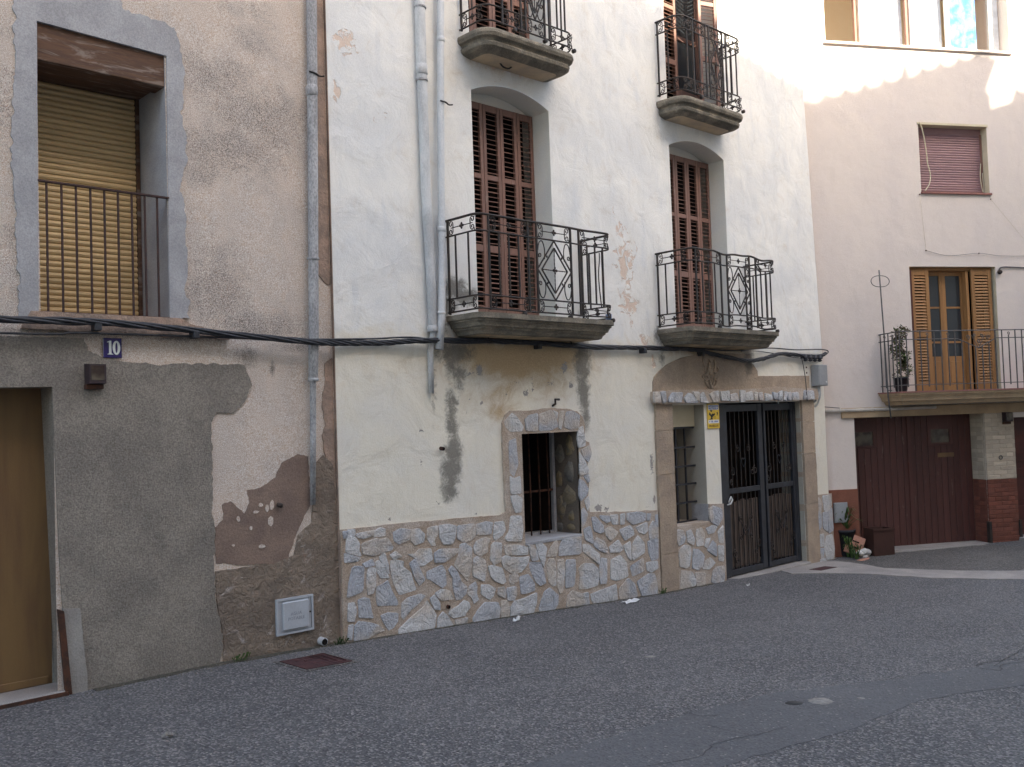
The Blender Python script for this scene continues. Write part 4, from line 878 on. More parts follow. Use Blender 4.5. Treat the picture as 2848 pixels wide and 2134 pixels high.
# ------------------------------------------------------------------ balconies
def upath(x0, x1, d, r, o=0.0, n=6):
    """plan of a balcony edge, from the wall round to the wall, inset by o"""
    a, b, f = x0+o, x1-o, -(d-o); r = max(0.004, r-o*0.6)
    P = [(a, 0.0), (a, f+r)]
    P += [(a+r-r*math.cos(math.pi/2*i/n), f+r-r*math.sin(math.pi/2*i/n)) for i in range(1, n+1)]
    P += [(b-r+r*math.sin(math.pi/2*i/n), f+r-r*math.cos(math.pi/2*i/n)) for i in range(0, n+1)]
    P += [(b, 0.0)]
    return P
def slab(name, x0, x1, d, r, prof, mat, soff, parent, soff_z):
    rings = [upath(x0, x1, d, r, o) for o, z in prof]; n = len(rings[0]); b = MB(); V = []; F = []
    sag = lambda p: 0.004*noise.noise(Vector((p[0]*3, p[1]*3, 1.0)))
    for (o, z), rg in zip(prof, rings): V += [(p[0], p[1]-(0 if p[1] < -1e-6 else -0.01), z+sag(p)) for p in rg]
    for i in range(len(prof)-1): F += [(i*n+k, i*n+k+1, (i+1)*n+k+1, (i+1)*n+k) for k in range(n-1)]
    F.append(tuple(range(n)))
    b.add(V, F); o = b.build(name, mat, parent)
    o2 = MB(); last = (len(prof)-1)*n; o2.add(V[last:], [tuple(range(n))]); o2.build('slab_soffit', soff, parent)
    return o
def railing(name, parent, x0, x1, d, r, zs, posts, panel, side=2, wave=0.0, r0=0.009, mat='iron', bent=False):
    """zs = rail heights top, second, third, bottom; posts on the front (x); panel = (xa, xb) holding the rhombus"""
    zt, z2, z3, zb = zs
    wv = lambda x: wave*math.sin(x*7.3+1.0)+wave*0.6*math.sin(x*15+0.4)
    def path(z, wgt): 
        P = upath(x0, x1, d, r); out = []
        for i in range(len(P)-1):
            k = max(1, int((Vector(P[i+1])-Vector(P[i])).length/0.06))
            out += [Vector(P[i]).lerp(Vector(P[i+1]), j/k) for j in range(k)]
        out.append(Vector(P[-1])); return [(p.x, p.y, z+wv(p.x)*wgt) for p in out]
    root = MB().tube(path(zt, 1), 0.0125, 6).build(name, mat, parent, True)
    for z, wgt in ((z2, .5), (z3, .5), (zb, .9)): MB().tube(path(z, wgt), r0, 6).build('rail', mat, root, True)
    def vbar(x, y, za, zb_, rr=0.008, nm='baluster'): MB().box(x-rr, x+rr, y-rr, y+rr, za, zb_).build(nm, mat, root)
    f = -d
    for x in posts: vbar(x, f, zb-0.01, zt+wv(x), 0.009, 'post')
    for x in (x0, x1): vbar(x, -0.03, zb-0.02, zt, 0.009, 'post')
    xs_ = [x0+0.03]+list(posts)+[x1-0.03]
    def orn(P, du, u0, u1, za, zb_):
        """twisted rod with rosette and paired curls between two rails"""
        zm_ = (za+zb_)/2; Lm = u1-u0; h = (zb_-za)
        at_ = lambda u, z: (P[0]+du[0]*u, P[1]+du[1]*u, z)
        b = MB(); k = max(6, int((Lm-0.09)/0.012))
        b.tube([at_(u0+0.045+(Lm-0.09)*i/k, zm_) for i in range(k+1)], 0.0055, 4, 0.7, True)
        cr = min(0.032, h*0.2)
        for e, sg in ((u0+0.012, 1), (u1-0.012, -1)):
            for v in (1, -1):
                c = (e+sg*cr*1.05, zm_+v*cr*1.15)
                S = scroll(c[0], c[1], cr, 1.15, (0 if sg > 0 else math.pi)-v*sg*0.6*0, (1 if sg > 0 else -1)*v, 12)
                # start from the rod end and sweep round
                b.tube([at_(e+sg*cr*2.05, zm_)]+[at_(u, z) for u, z in S], 0.0055, 5)
                b.tube([at_(e, zm_+v*h*0.46), at_(e+sg*0.006, zm_+v*h*0.33), at_(e+sg*cr*0.25, zm_+v*(cr*1.6))], 0.0045, 5)
        o = b.build('scroll_band', mat, root, True)
        q = MB(); c3 = at_((u0+u1)/2, zm_)
        for a in range(4):
            ca, sa = math.cos(a*math.pi/2), math.sin(a*math.pi/2)
            q.ball((c3[0]+du[0]*0.02*ca, c3[1]+du[1]*0.02*ca-0.004*abs(du[0]), c3[2]+0.02*sa), 0.006+0.009*abs(du[0])*1, 0.006+0.009*abs(du[1]), 0.015, 6, 4)
        q.ball(c3, 0.011, 0.011, 0.011, 6, 4); q.build('rosette', mat, root, True)
    # front bands
    for a, b_ in zip(xs_, xs_[1:]):
        if b_-a > 0.2:
            for za, zc in ((z2, zt), (zb, z3)): orn((0, f), (1, 0), a+0.01, b_-0.01, za, zc)
            if not (abs(a-panel[0]) < 1e-6):
                n = max(1, round((b_-a)/0.125)-1)
                for i in range(1, n+1): vbar(a+(b_-a)*i/(n+1), f, z3, z2, 0.007)
    # sides
    for x in (x0, x1):
        for za, zc in ((z2, zt), (zb, z3)): orn((x, 0), (0, -1), 0.035, d-0.03, za, zc)
        for i in range(side): vbar(x, -d*(i+0.75)/(side+0.5), z3, z2, 0.007)
    # rhombus panel
    pa, pb = panel; cx, cz = (pa+pb)/2, (z2+z3)/2; hw, hh = (pb-pa)/2-0.004, (z2-z3)/2-0.004
    b = MB()
    for s in (1.0, 0.76):
        q = [(cx, f, cz+hh*s), (cx+hw*s, f, cz), (cx, f, cz-hh*s), (cx-hw*s, f, cz)]
        for i in range(4): b.tube([q[i], q[(i+1) % 4]], 0.0085, 4, 0, True)
    for sx in (-1, 1):
        for sz in (-1, 1):
            b.ball((cx+sx*hw*0.44, f, cz+sz*hh*0.44), 0.012, 0.008, 0.014, 6, 4)
    b.build('rhombus', mat, root)
    b = MB(); k = 24
    b.tube([(cx, f, cz-hh*.74+hh*1.48*i/k) for i in range(k+1)], 0.006, 4, 0.7, True); b.tube([(cx-hw*.74+hw*1.48*i/k, f, cz) for i in range(k+1)], 0.006, 4, 0.7, True)
    b.build('cross_rods', mat, root)
    b = MB()
    for a in range(4):
        ca, sa = math.cos(a*math.pi/2), math.sin(a*math.pi/2); b.ball((cx+0.022*ca, f-0.004, cz+0.026*sa), 0.014, 0.007, 0.016, 6, 4)
    b.ball((cx, f-0.006, cz), 0.013, 0.012, 0.013, 6, 4); b.build('rosette', mat, root, True)
    b = MB()
    for sx in (-1, 1):
        for sz in (-1, 1):
            ex = cx+sx*hw; ez = cz+sz*hh
            S = scroll(ex-sx*0.033, ez-sz*0.16, 0.026, 1.2, 0 if sx > 0 else math.pi, -sx*sz, 12)[::-1]
            c3 = catmull([(ex-sx*0.008, f, ez-sz*0.12), (ex-sx*0.03, f, ez-sz*0.035), (ex-sx*0.075, f, ez-sz*0.02), (ex-sx*0.105, f, ez-sz*0.10), (ex-sx*0.10, f, ez-sz*0.20)], 5)
            b.tube([(u, f, z) for u, z in S], 0.006, 5); b.tube([tuple(v) for v in c3], 0.006, 5)
    b.build('corner_scrolls', mat, root, True)
    # roller feet under the bottom rail
    for x in (x0+(x1-x0)*0.30, x0+(x1-x0)*0.64, x1-0.03):
        MB().lathe([(0.012, -0.02), (0.022, -0.018), (0.022, 0.018), (0.012, 0.02)], (x, f-0.005, zb-0.03), 12, 'y').build('foot', mat, root, True)
    if bent: MB().tube(catmull([(x1-0.03, -0.32, z2-0.02), (x1-0.02, -0.31, z2-0.10), (x1-0.10, -0.36, (z2+z3)/2), (x1+0.0, -0.30, z3)], 4), 0.007, 5).build('bent_bar', mat, root)
    return root
prof_low = [(0.0, 2.682), (0.0, 2.63), (0.022, 2.628), (0.022, 2.607), (0.034, 2.604), (0.05, 2.575), (0.055, 2.558), (0.078, 2.556), (0.08, 2.538), (0.105, 2.52), (0.118, 2.492), (0.15, 2.482)]
prof_up = [(0.0, 5.525), (-0.012, 5.51), (-0.016, 5.48), (-0.004, 5.45), (0.03, 5.435), (0.036, 5.415), (0.022, 5.395), (0.03, 5.365), (0.06, 5.345), (0.10, 5.335), (0.15, 5.325)]
# the lower slabs project further, the upper ones are rounder
slab('balcony_slab', 5.90, 7.875, 0.50, 0.10, prof_low, 'balcony_stone', 'slab_soffit', wh, 2.48)
slab('balcony_slab', 9.19, 11.15, 0.52, 0.10, prof_low, 'balcony_stone', 'slab_soffit', wh, 2.48)
slab('balcony_slab', 6.17, 7.50, 0.41, 0.17, prof_up, 'balcony_stone', 'slab_soffit_pale', wh, 5.32)
slab('balcony_slab', 9.37, 10.76, 0.38, 0.17, prof_up, 'balcony_stone', 'slab_soffit_pale', wh, 5.32)
fx = lambda z, x, y, yy: fp(*z(x, y), yy)[0]
ps = [fx(s6, a, 700, -0.48) for a in (590, 1040, 1140, 1530, 1625)]
railing('balcony_railing', wh, 5.925, 7.85, 0.475, 0.09, (3.62, 3.462, 2.845, 2.715), ps, (ps[2], ps[3]), 2, 0.002, bent=True)
ps = [fx(s7, a, 600, -0.50) for a in (575, 860, 935, 1190, 1262)]
railing('balcony_railing', wh, 9.21, 11.11, 0.495, 0.09, (3.615, 3.47, 2.86, 2.725), ps, (ps[2], ps[3]), 2, 0.012)
railing('balcony_railing', wh, 6.19, 7.48, 0.39, 0.13, (6.52, 6.365, 5.755, 5.60), [6.42, 6.68, 6.745, 7.02, 7.09], (6.745, 7.02), 1, 0.0)
railing('balcony_railing', wh, 9.39, 10.74, 0.36, 0.13, (6.52, 6.365, 5.755, 5.60), [9.66, 9.93, 10.0, 10.29, 10.37], (10.0, 10.29), 1, 0.0)
for x in (6.35, 7.55): TUBE('slab_hook', 'iron', wh, [(x, -0.10, 2.485), (x+0.02, -0.10, 2.44), (x+0.05, -0.10, 2.44)], 0.006, 5)
TUBE('slab_hook', 'iron', wh, catmull([(6.62, -0.12, 5.33), (6.66, -0.12, 5.30), (6.73, -0.12, 5.295), (6.78, -0.12, 5.325)], 4), 0.009, 6)
# ------------------------------------------------------------------ pipes on the walls
def pipe(name, label, pts, rads, mat, collars=(), clips=(), hooks=()):
    t = thing(name, label, 'drainpipe', pts[-1])
    n = len(pts)
    TUBE('pipe', mat, t, pts, rads, 12)
    for x, y, z, r, h in collars: MB().lathe([(r*0.9, 0), (r, 0.006), (r, h-0.006), (r*0.9, h)], (x, y, z), 12).build('collar', mat, t, True)
    for x, y, z, r in clips:
        MB().lathe([(r, 0), (r+0.004, 0.002), (r+0.004, 0.018), (r, 0.02)], (x, y, z), 12).tube([(x, y, z+0.01), (x+0.02, 0.05, z+0.012)], 0.006, 5).build('clip', 'zinc_pipe', t)
    for x, y, z in hooks: TUBE('hook', 'iron', t, catmull([(x-.05, y-.03, z+.012), (x, y-.05, z), (x+.05, y-.04, z-.012), (x+.09, y-.05, z-.006)], 4), .008, 6)
    return t
pipe('drainpipe', 'rough grey drainpipe at the right edge of the beige roughcast house', [(4.46, -0.03, 8.4), (4.452, -0.03, 5.4), (4.42, -0.03, 3.9), (4.385, -0.03, 2.42), (4.368, -0.03, 2.06), (4.366, -0.03, 2.04), (4.36, -0.02, 1.6), (4.345, -0.01, 0.98)],
     [.046, .046, .045, .043, .042, .027, .026, .024], 'zinc_pipe', [(4.43, -0.03, 4.55, .052, .09), (4.37, -0.03, 2.04, .046, .03)], [(4.40, -0.03, 3.1, .048)], [(4.44, -0.03, 4.74)])
def wx(px, py, y): 
    q = fp(*r3(px, py), y); return (q[0], y, q[1])
pA = [(5.67, -0.05, 9.0)]+[wx(525, 0, -.05), wx(533, 300, -.05), wx(536, 372, -.05), wx(555, 900, -.05), wx(578, 1300, -.05), wx(585, 1510, -.05)]
pipe('drainpipe', 'fatter grey white drainpipe on the white wall, bending above the cables', pA+[tuple(Vector(wx(588, 1530, -.05))), wx(575, 1620, -.03), (wx(575, 1620, -.03)[0]-0.005, -0.03, 1.93)], [.052, .052, .052, .05, .048, .046, .043, .03, .03, .026], 'grey_pipe',
     [(*wx(535, 345, -.05), .058, .10), (*wx(585, 1530, -.05), .05, .06)], [(*wx(528, 40, -.05), .056), (*wx(536, 375, -.05), .056)])
pB = [(5.87, -0.07, 9.0)]+[wx(622, 0, -.07), wx(622, 180, -.07), wx(622, 480, -.07), wx(625, 900, -.07), wx(628, 1200, -.07), wx(625, 1450, -.07), wx(615, 1610, -.07)]
pipe('drainpipe', 'slimmer bluish white drainpipe touching the left end of the lower balcony', pB, [.036]*5+[.038, .041, .043], 'white_pipe', [(*wx(622, 195, -.07), .041, .05), (*wx(627, 1070, -.07), .043, .05), (*wx(624, 1450, -.07), .046, .03)], [], [wx(630, 478, -.07)])
cp = thing('blue_cup', 'small blue plastic cup at the right corner of the lower left balcony', 'cup', (7.80, -0.44, 2.684))
MB().lathe([(.03, 0), (.036, .07), (.033, .07), (.028, .01)], (7.80, -.44, 2.684), 12).build('cup_body', 'blue_plastic', cp, True)

# ------------------------------------------------------------------ cables along the fronts
cb = thing('cable_bundle', 'thick twisted bundle of black cables strung along both house fronts', 'cables', (8.0, -0.05, 2.4))
main = [(-1.5, -0.06, 2.45), (1.0, -0.06, 2.45), (1.92, -0.06, 2.457), (2.59, -0.065, 2.468), (3.36, -0.06, 2.434), (4.26, -0.09, 2.378), (4.68, -0.05, 2.38), (5.1, -0.05, 2.395), (5.5, -0.08, 2.425), (6.17, -0.06, 2.452), (6.9, -0.05, 2.455), (7.93, -0.05, 2.435), (8.65, -0.05, 2.447), (9.3, -0.05, 2.452), (9.86, -0.05, 2.452), (10.3, -0.06, 2.40), (10.94, -0.07, 2.335), (11.35, -0.07, 2.36), (11.86, -0.06, 2.442), (12.46, -0.06, 2.432), (12.9, -0.06, 2.43), (13.1, -0.07, 2.48)]
cl = catmull(main, 26)
for k in range(5):
    P = []
    for i, p in enumerate(cl):
        a = i*0.16+k*2*math.pi/5; rr = 0.022*(0.8+0.4*noise.noise(Vector((i*0.05, k, 0))))
        P.append((p.x, p.y+rr*math.cos(a), p.z+rr*math.sin(a)))
    TUBE('cable', 'black_cable', cb, P, 0.0108 if k else 0.013, 6)
c2 = [(-1.5, -0.05, 2.36), (1.9, -0.05, 2.365), (2.4, -0.05, 2.385), (3.0, -0.045, 2.39), (3.9, -0.045, 2.39), (4.4, -0.085, 2.40), (5.0, -0.04, 2.43), (5.45, -0.06, 2.455), (6.0, -0.05, 2.42), (7.0, -0.04, 2.47), (8.0, -0.04, 2.46), (9.8, -0.04, 2.47), (10.6, -0.05, 2.46), (11.0, -0.05, 2.48), (11.6, -0.05, 2.52), (12.3, -0.05, 2.515), (12.9, -0.055, 2.535), (13.14, -0.07, 2.525), (13.11, -0.09, 2.48), (12.9, -0.07, 2.43)]
TUBE('cable', 'black_cable', cb, catmull(c2, 10), 0.009, 6)
c3 = [(10.9, -0.05, 2.46), (11.3, -0.05, 2.47), (11.8, -0.05, 2.44), (12.2, -0.05, 2.405), (12.42, -0.05, 2.395), (12.452, -0.05, 2.36), (12.455, -0.085, 2.1), (12.45, -0.10, 1.78)]
TUBE('cable', 'black_cable', cb, catmull(c3, 8), 0.006, 6)
for x, z in ((2.55, 2.44), (3.3, 2.41), (7.1, 2.425), (8.85, 2.42), (10.0, 2.41)):
    MB().box(x-0.025, x+0.025, -0.09, 0.0, z-0.035, z+0.02, c=0.005).build('cable_clamp', 'black_cable', cb)
for k in range(4):
    x = 12.50+k*0.135
    MB().lathe([(0.008, 0.045), (0.02, 0.04), (0.022, 0.015), (0.045, 0.005), (0.045, -0.01), (0.02, -0.02), (0.034, -0.028), (0.034, -0.04), (0.012, -0.055)], (x, -0.075, 2.405), 10).tube([(x, -0.075, 2.41), (x, 0.02, 2.41)], 0.008, 6).build('insulator', 'black_cable', cb, True)

# ------------------------------------------------------------------ small fixtures of the two fronts
npl = thing('number_plate', 'dark blue enamel house number plate reading 10 under the cables', 'number plate', (2.68, 0.01, 2.28))
x0, x1, z0, z1 = 2.615, 2.752, 2.213, 2.362
MB().box(x0, x1, LY-0.022, LY-0.014, z0, z1, c=0.003).build('plate', 'enamel_blue', npl)
def U(u, v): return (x0+(x1-x0)*u, z0+(z1-z0)*v)
one = [U(.13,.86), U(.29,.90), U(.29,.20), U(.37,.17), U(.37,.145), U(.08,.145), U(.08,.17), U(.15,.20), U(.15,.78), U(.07,.78)]
one = [U(.20+(a-.0), b) for a, b in ((.0,.80),(.14,.86),(.23,.86),(.23,.22),(.32,.19),(.32,.165),(.02,.165),(.02,.19),(.10,.22),(.10,.78),(.0,.775))]
MB().prism(one, LY-0.0245, LY-0.0215).build('numeral', 'enamel_white', npl)
ell = lambda cx_, cz_, a, b_, n=20: [U(cx_+a*math.cos(2*math.pi*i/n), cz_+b_*math.sin(2*math.pi*i/n)) for i in range(n)]
MB().prism(ell(.70, .51, .205, .355), LY-0.0245, LY-0.0215, [ell(.70, .51, .065, .265)]).build('numeral', 'enamel_white', npl)
def lampbox(label, x, y, z, parentrot=None, loc=None, group=None):
    t = thing('wall_lamp', label, 'wall lamp', loc or (x, y, z), parentrot or 0.0)
    o = (0, 0, 0) if parentrot else (x, y, z)
    b = MB(); b.add([(o[0]-.066, o[1], o[2]-.075), (o[0]+.066, o[1], o[2]-.075), (o[0]+.066, o[1], o[2]+.078), (o[0]-.066, o[1], o[2]+.078), (o[0]-.06, o[1]-.085, o[2]-.07), (o[0]+.06, o[1]-.085, o[2]-.07), (o[0]+.06, o[1]-.085, o[2]+.072), (o[0]-.06, o[1]-.085, o[2]+.072)],
                    [(0,1,2,3),(4,7,6,5),(0,4,5,1),(1,5,6,2),(2,6,7,3),(3,7,4,0)]); b.build('housing', 'purple_iron', t)
    MB().box(o[0]-.046, o[0]+.046, o[1]-.0875, o[1]-.0845, o[2]-.045, o[2]+.06).build('lens', 'frosted_glass', t)
    MB().box(o[0]-.072, o[0]+.055, o[1]-.05, o[1]-.002, o[2]-.11, o[2]-.0755, c=.003).build('bracket', 'rusty_iron', t)
    return t
lampbox('small dark box lamp on the grey cement below the number plate', 2.545, LY-0.014, 2.088)
mt = thing('water_meter_box', 'pale grey plastic water meter door lettered AGUA POTABLE, low on the wall', 'meter box', (4.15, 0.0, -0.2))
mx0, mx1, mz0, mz1 = 3.98, 4.332, -0.08, 0.22
MB().prism([(mx0, mz0), (mx1, mz0), (mx1, mz1), (mx0, mz1)], LY-0.032, LY, [[(mx0+.018, mz0+.018), (mx1-.018, mz0+.018), (mx1-.018, mz1-.018), (mx0+.018, mz1-.018)]]).build('frame', 'grey_plastic', mt)
MB().box(mx0+.021, mx1-.021, LY-0.024, LY-0.004, mz0+.021, mz1-.021, c=.002).build('door', 'grey_plastic', mt)
MB().box(mx0+.055, mx1-.05, LY-0.042, LY-0.0235, mz0+.035, mz1-.03, c=.008).build('raised_panel', 'grey_plastic', mt)
mc = (mx0+mx1)/2
textmesh('lettering', 'AGUA', 0.038, 'grey_letters', mt, lambda u, v, d: (mc+0.003+u, LY-0.0425-d, 0.085+v), 0.0006, 0.0005)
textmesh('lettering', 'POTABLE', 0.038, 'grey_letters', mt, lambda u, v, d: (mc+0.003+u, LY-0.0425-d, 0.045+v), 0.0006, 0.0005)
for q in ((mx1-.03, 0.075),): MB().lathe([(.008, 0), (.008, -.004)], (q[0], LY-0.024, q[1]), 10, 'y').build('lock', 'iron', mt)
TUBE('drain_outlet', 'zinc_pipe', None, [(4.405, 0.1, -0.19), (4.405, -0.045, -0.194)], 0.034, 14); o = bpy.data.objects['drain_outlet']; tag(o, 'short grey drain outlet sticking out of the wall right of the meter box', 'pipe')
mdk = MB().lathe([(0.027, 0), (0.027, -0.002)], (4.405, -0.0455, -0.194), 14, 'y').build('dark_mouth', 'void', o)
for x, z, lb in ((fp(*r5(568, 605))[0], fp(*r5(568, 605))[1], 'short rusty pipe stub on the cream wall beside the long mould streak'), (fp(*r5(595, 1370))[0], fp(*r5(595, 1370))[1], 'dark weep pipe mouth low in the rubble stone base')):
    o = MB().tube([(x, 0.02, z), (x, -0.045, z-0.006)], 0.019, 10).build('pipe_stub', 'rusty_iron', None, True); tag(o, lb, 'pipe')
    MB().lathe([(0.014, 0), (0.014, -0.0015)], (x, -0.0455, z-0.006), 10, 'y').build('dark_mouth', 'void', o)
# security sign
sg = thing('security_sign', 'small yellow and white alarm notice beside the gate under the stone lintel', 'sign', (10.26, 0.0, 1.46))
sx0, sx1, sz0, sz1 = 10.135, 10.39, 1.452, 1.772
S_ = lambda u, v: (sx0+(sx1-sx0)*u, sz0+(sz1-sz0)*v)
def rect(u0, u1, v0, v1): a = S_(u0, v0); b_ = S_(u1, v1); return [(a[0], a[1]), (b_[0], a[1]), (b_[0], b_[1]), (a[0], b_[1])]
MB().prism(rect(0, 1, 0, 1), -0.014, -0.006).build('panel', 'sign_yellow', sg)
MB().prism(rect(.05, .95, .745, .95), -0.0165, -0.0135).build('white_field', 'sign_white', sg)
MB().prism(rect(.05, .95, .21, .345), -0.0165, -0.0135).build('white_field', 'sign_white', sg)
MB().prism(rect(.05, .95, .345, .745), -0.0155, -0.0135).build('yellow_field', 'sign_yellow', sg)
pc = S_(.5, .5)
textmesh('lettering', 'INSTALACIÓN', 0.036, 'sign_blue', sg, lambda u, v, d: (pc[0]+u, -0.0172-d, S_(0, .89)[1]+v), 0.0004, 0.0012, 0.92)
textmesh('lettering', 'PROTEGIDA', 0.036, 'sign_blue', sg, lambda u, v, d: (pc[0]+u, -0.0172-d, S_(0, .79)[1]+v), 0.0004, 0.0012, 1.08)
textmesh('lettering', 'PROSEGUR', 0.040, 'sign_ochre', sg, lambda u, v, d: (pc[0]+u, -0.0150-d, S_(0, .10)[1]+v), 0.0004, 0.0012, 1.05)
for k in range(9):
    if k in (1, 4): continue
    MB().prism(rect(.12+k*.085, .12+k*.085+.06, .245, .31), -0.0172, -0.0160).build('print_mark', 'sign_blue', sg)
for poly in ([(.10,.36),(.42,.36),(.36,.42),(.30,.55),(.40,.60),(.55,.585),(.58,.54),(.48,.50),(.40,.45),(.42,.36)], [(.10,.55),(.16,.66),(.24,.60),(.38,.45),(.42,.38),(.30,.38),(.24,.50)], [(.18,.74),(.42,.74),(.36,.67),(.28,.665)], [(.76,.64),(.84,.66),(.88,.60),(.82,.51),(.77,.52),(.80,.58)], [(.42,.55),(.62,.62),(.62,.55),(.50,.50)]):
    MB().prism([S_(*q) for q in poly[:9]], -0.0172, -0.0150).build('print_mark', 'sign_black', sg)
MB().tube([(S_(.60+.07*math.cos(a), .44+.05*math.sin(a))[0], -0.0165, S_(.6, .44+.05*math.sin(a))[1]) for a in [i*math.pi/6 for i in range(12)]], 0.002, 4, closed=True).build('print_mark', 'sign_ochre', sg)
# junction box
jb = thing('junction_box', 'grey sheet metal junction box near the corner of the white house', 'junction box', (12.88, 0, 2.0))
b = MB().box(12.76, 13.02, -0.125, -0.005, 1.995, 2.305, c=0.006); b.build('body', 'grey_metal_box', jb)
MB().box(12.772, 13.008, -0.131, -0.1265, 2.007, 2.293, c=0.003).build('lid', 'grey_metal_box', jb)
MB().lathe([(.014, 0), (.014, -.008)], (12.96, -0.131, 2.05), 10, 'y').build('lock', 'grey_pipe', jb)
for x, e in ((12.83, 1.78), (12.87, 1.72)): TUBE('conduit', 'grey_pipe', jb, catmull([(x, -0.07, 1.995), (x+.005, -0.07, 1.85), (x-.02, -0.03, e), (x-.04, 0.01, e-.03)], 5), 0.013, 8)
for z in (2.27, 2.19):
    o = MB().ball((12.64, -0.004, z), .012, .012, .012).build('wall_plug', 'rusty_iron', jb)

# ------------------------------------------------------------------ street bits
mh = thing('manhole_cover', 'rusty square cast iron manhole cover beside the drain outlet', 'manhole cover', (4.02, -0.54, gz(4.02, -.54)))
def gbox(b, x0, x1, y0, y1, lo, hi):
    b.add([(x, y, gz(x, y)+h) for x in (x0, x1) for y in (y0, y1) for h in (lo, hi)], [(0,1,3,2),(4,6,7,5),(0,4,5,1),(2,3,7,6),(0,2,6,4),(1,5,7,3)]); return b
gbox(MB(), 3.78, 4.26, -0.78, -0.29, -0.03, 0.006).build('bedding', 'asphalt_old', mh)
gbox(MB(), 3.815, 4.225, -0.74, -0.33, -0.02, 0.012).build('plate', 'rust_plate', mh)
rb = MB()
for k in range(3): rb.tube([(4.02+(0.17-k*.05)*sx_, -0.535+(0.17-k*.05)*sy_, gz(4.02, -.535)+0.0125) for sx_, sy_ in ((-1,-1),(1,-1),(1,1),(-1,1))], 0.005, 4, closed=True)
rb.build('raised_rib', 'rust_plate', mh)
q = onground(*s8(170, 700))
o = gbox(MB(), q[0]-0.42, q[0]-0.0, q[1]-0.02, q[1]+0.16, -0.02, 0.013).build('drain_cover', 'rust_plate'); tag(o, 'narrow rusty drain cover set in the concrete strip by the house corner', 'drain cover')
def flatblob(name, label, cat, px, rx, ry, mat, lift, n=18, th=0.0015):
    q = onground(*px); b = MB(); pts = []
    for k in range(n):
        a = 2*math.pi*k/n; r_ = 1+0.25*noise.noise(Vector((math.cos(a)*2, math.sin(a)*2, px[0])))
        pts.append((q[0]+math.cos(a)*rx*r_, q[1]+math.sin(a)*ry*r_))
    b.add([(x, y, gz(x, y)+lift) for x, y in pts]+[(x, y, gz(x, y)-0.01) for x, y in pts]+[(q[0], q[1], gz(q[0], q[1])+lift+th)], [(i, (i+1) % n, 2*n) for i in range(n)]+[(i+n, (i+1) % n+n, (i+1) % n, i) for i in range(n)])
    o = b.build(name, mat, None, True); tag(o, label, cat); return o
flatblob('plaster_splash', 'larger pale round plaster splash on the smooth asphalt strip', 'stain', (2282, 1951), .09, .075, 'pale_stain', .0035)
flatblob('plaster_splash', 'small pale plaster spot right of the larger splash on the road', 'stain', (2394, 1944), .03, .025, 'pale_stain', .0035)
flatblob('plaster_splash', 'pale plaster spot on the rough asphalt in the middle of the road', 'stain', (1808, 1827), .05, .045, 'pale_stain', .002)
flatblob('tar_spot', 'small black tar spot left of the larger plaster splash', 'stain', (2208, 1957), .055, .05, 'crack_tar', .0035)
def crack(label, pts, wd=0.0035, lift=0.0035):
    P = [onground(800+x/1.08, 1750+y/1.08) for x, y in pts]; C = catmull([(a, b_, 0) for a, b_, c in P], 7); L = []; Rr = []
    C = [Vector((p.x+0.02*noise.noise(Vector((p.x*14, p.y*14, 2))), p.y+0.02*noise.noise(Vector((p.x*14, p.y*14, 9))), 0)) for p in C]
    for i, p in enumerate(C):
        T = (C[min(i+1, len(C)-1)]-C[max(0, i-1)]).normalized(); N = Vector((-T.y, T.x, 0)); w_ = wd*(0.4+0.8*abs(noise.noise(p*9)))
        L.append((*(p+N*w_).xy, gz(p.x, p.y)+lift)); Rr.append((*(p-N*w_).xy, gz(p.x, p.y)+lift))
    n = len(C); b = MB(); b.add(L+Rr, [(i, i+1, i+1+n, i+n) for i in range(n-1)])
    o = b.build('tar_crack', 'crack_tar'); tag(o, label, 'crack'); return o
crack('long thin crack wandering up the smooth asphalt strip at the bottom', [(1080,412),(1230,385),(1290,345),(1420,315),(1500,295)])
crack('short crack on the smooth asphalt strip, left of the tar spot', [(1250,288),(1320,305),(1390,318)])
crack('short crack at the upper left edge of the smooth asphalt strip', [(1190,250),(1240,262),(1290,260)], .005)
for i, pts in enumerate(([(2065,112),(2120,98),(2212,88),(2300,80)], [(2075,118),(2140,125),(2150,108),(2240,95)], [(2120,112),(2180,78),(2212,60),(2290,40)])):
    crack(['upper tar seam squiggle at the right edge of the road', 'looping tar squiggle at the right edge of the road', 'rising tar seam at the far right edge of the road'][i], pts, .006, .004)
# litter
def litter(label, px, sx_, sy_, mat, seed, name='paper_scrap'):
    q = onground(*px); b = MB(); n = 6; V = []; rs_ = random.Random(seed)
    for j in range(3):
        for i in range(n): V.append((q[0]-sx_/2+sx_*i/(n-1)+rs_.uniform(-.01, .01), q[1]+sy_*(j-1)+rs_.uniform(-.01, .01), gz(q[0], q[1])+0.006+abs(rs_.gauss(0, 0.014))))
    F = [(j*n+i, j*n+i+1, (j+1)*n+i+1, (j+1)*n+i) for j in range(2) for i in range(n-1)]
    b.add(V, F); o = b.build(name, mat); sm = o.modifiers.new('t', 'SOLIDIFY'); sm.thickness = 0.003
    tag(o, label, 'litter'); return o
litter('crumpled white paper lying against the stone base left of the gate', (1755, 1676), 0.24, 0.05, 'sign_white', 1)
litter('small white paper scrap on the asphalt below the barred window', (1436, 1730), 0.07, 0.015, 'sign_white', 2)
litter('small white scrap on the asphalt near the foot of the gate', (2080, 1632), 0.06, 0.012, 'white_plastic', 4)
litter('flat pale stick of litter on the bottom left of the road', (473, 2052), 0.08, 0.010, 'pale_stain', 5)

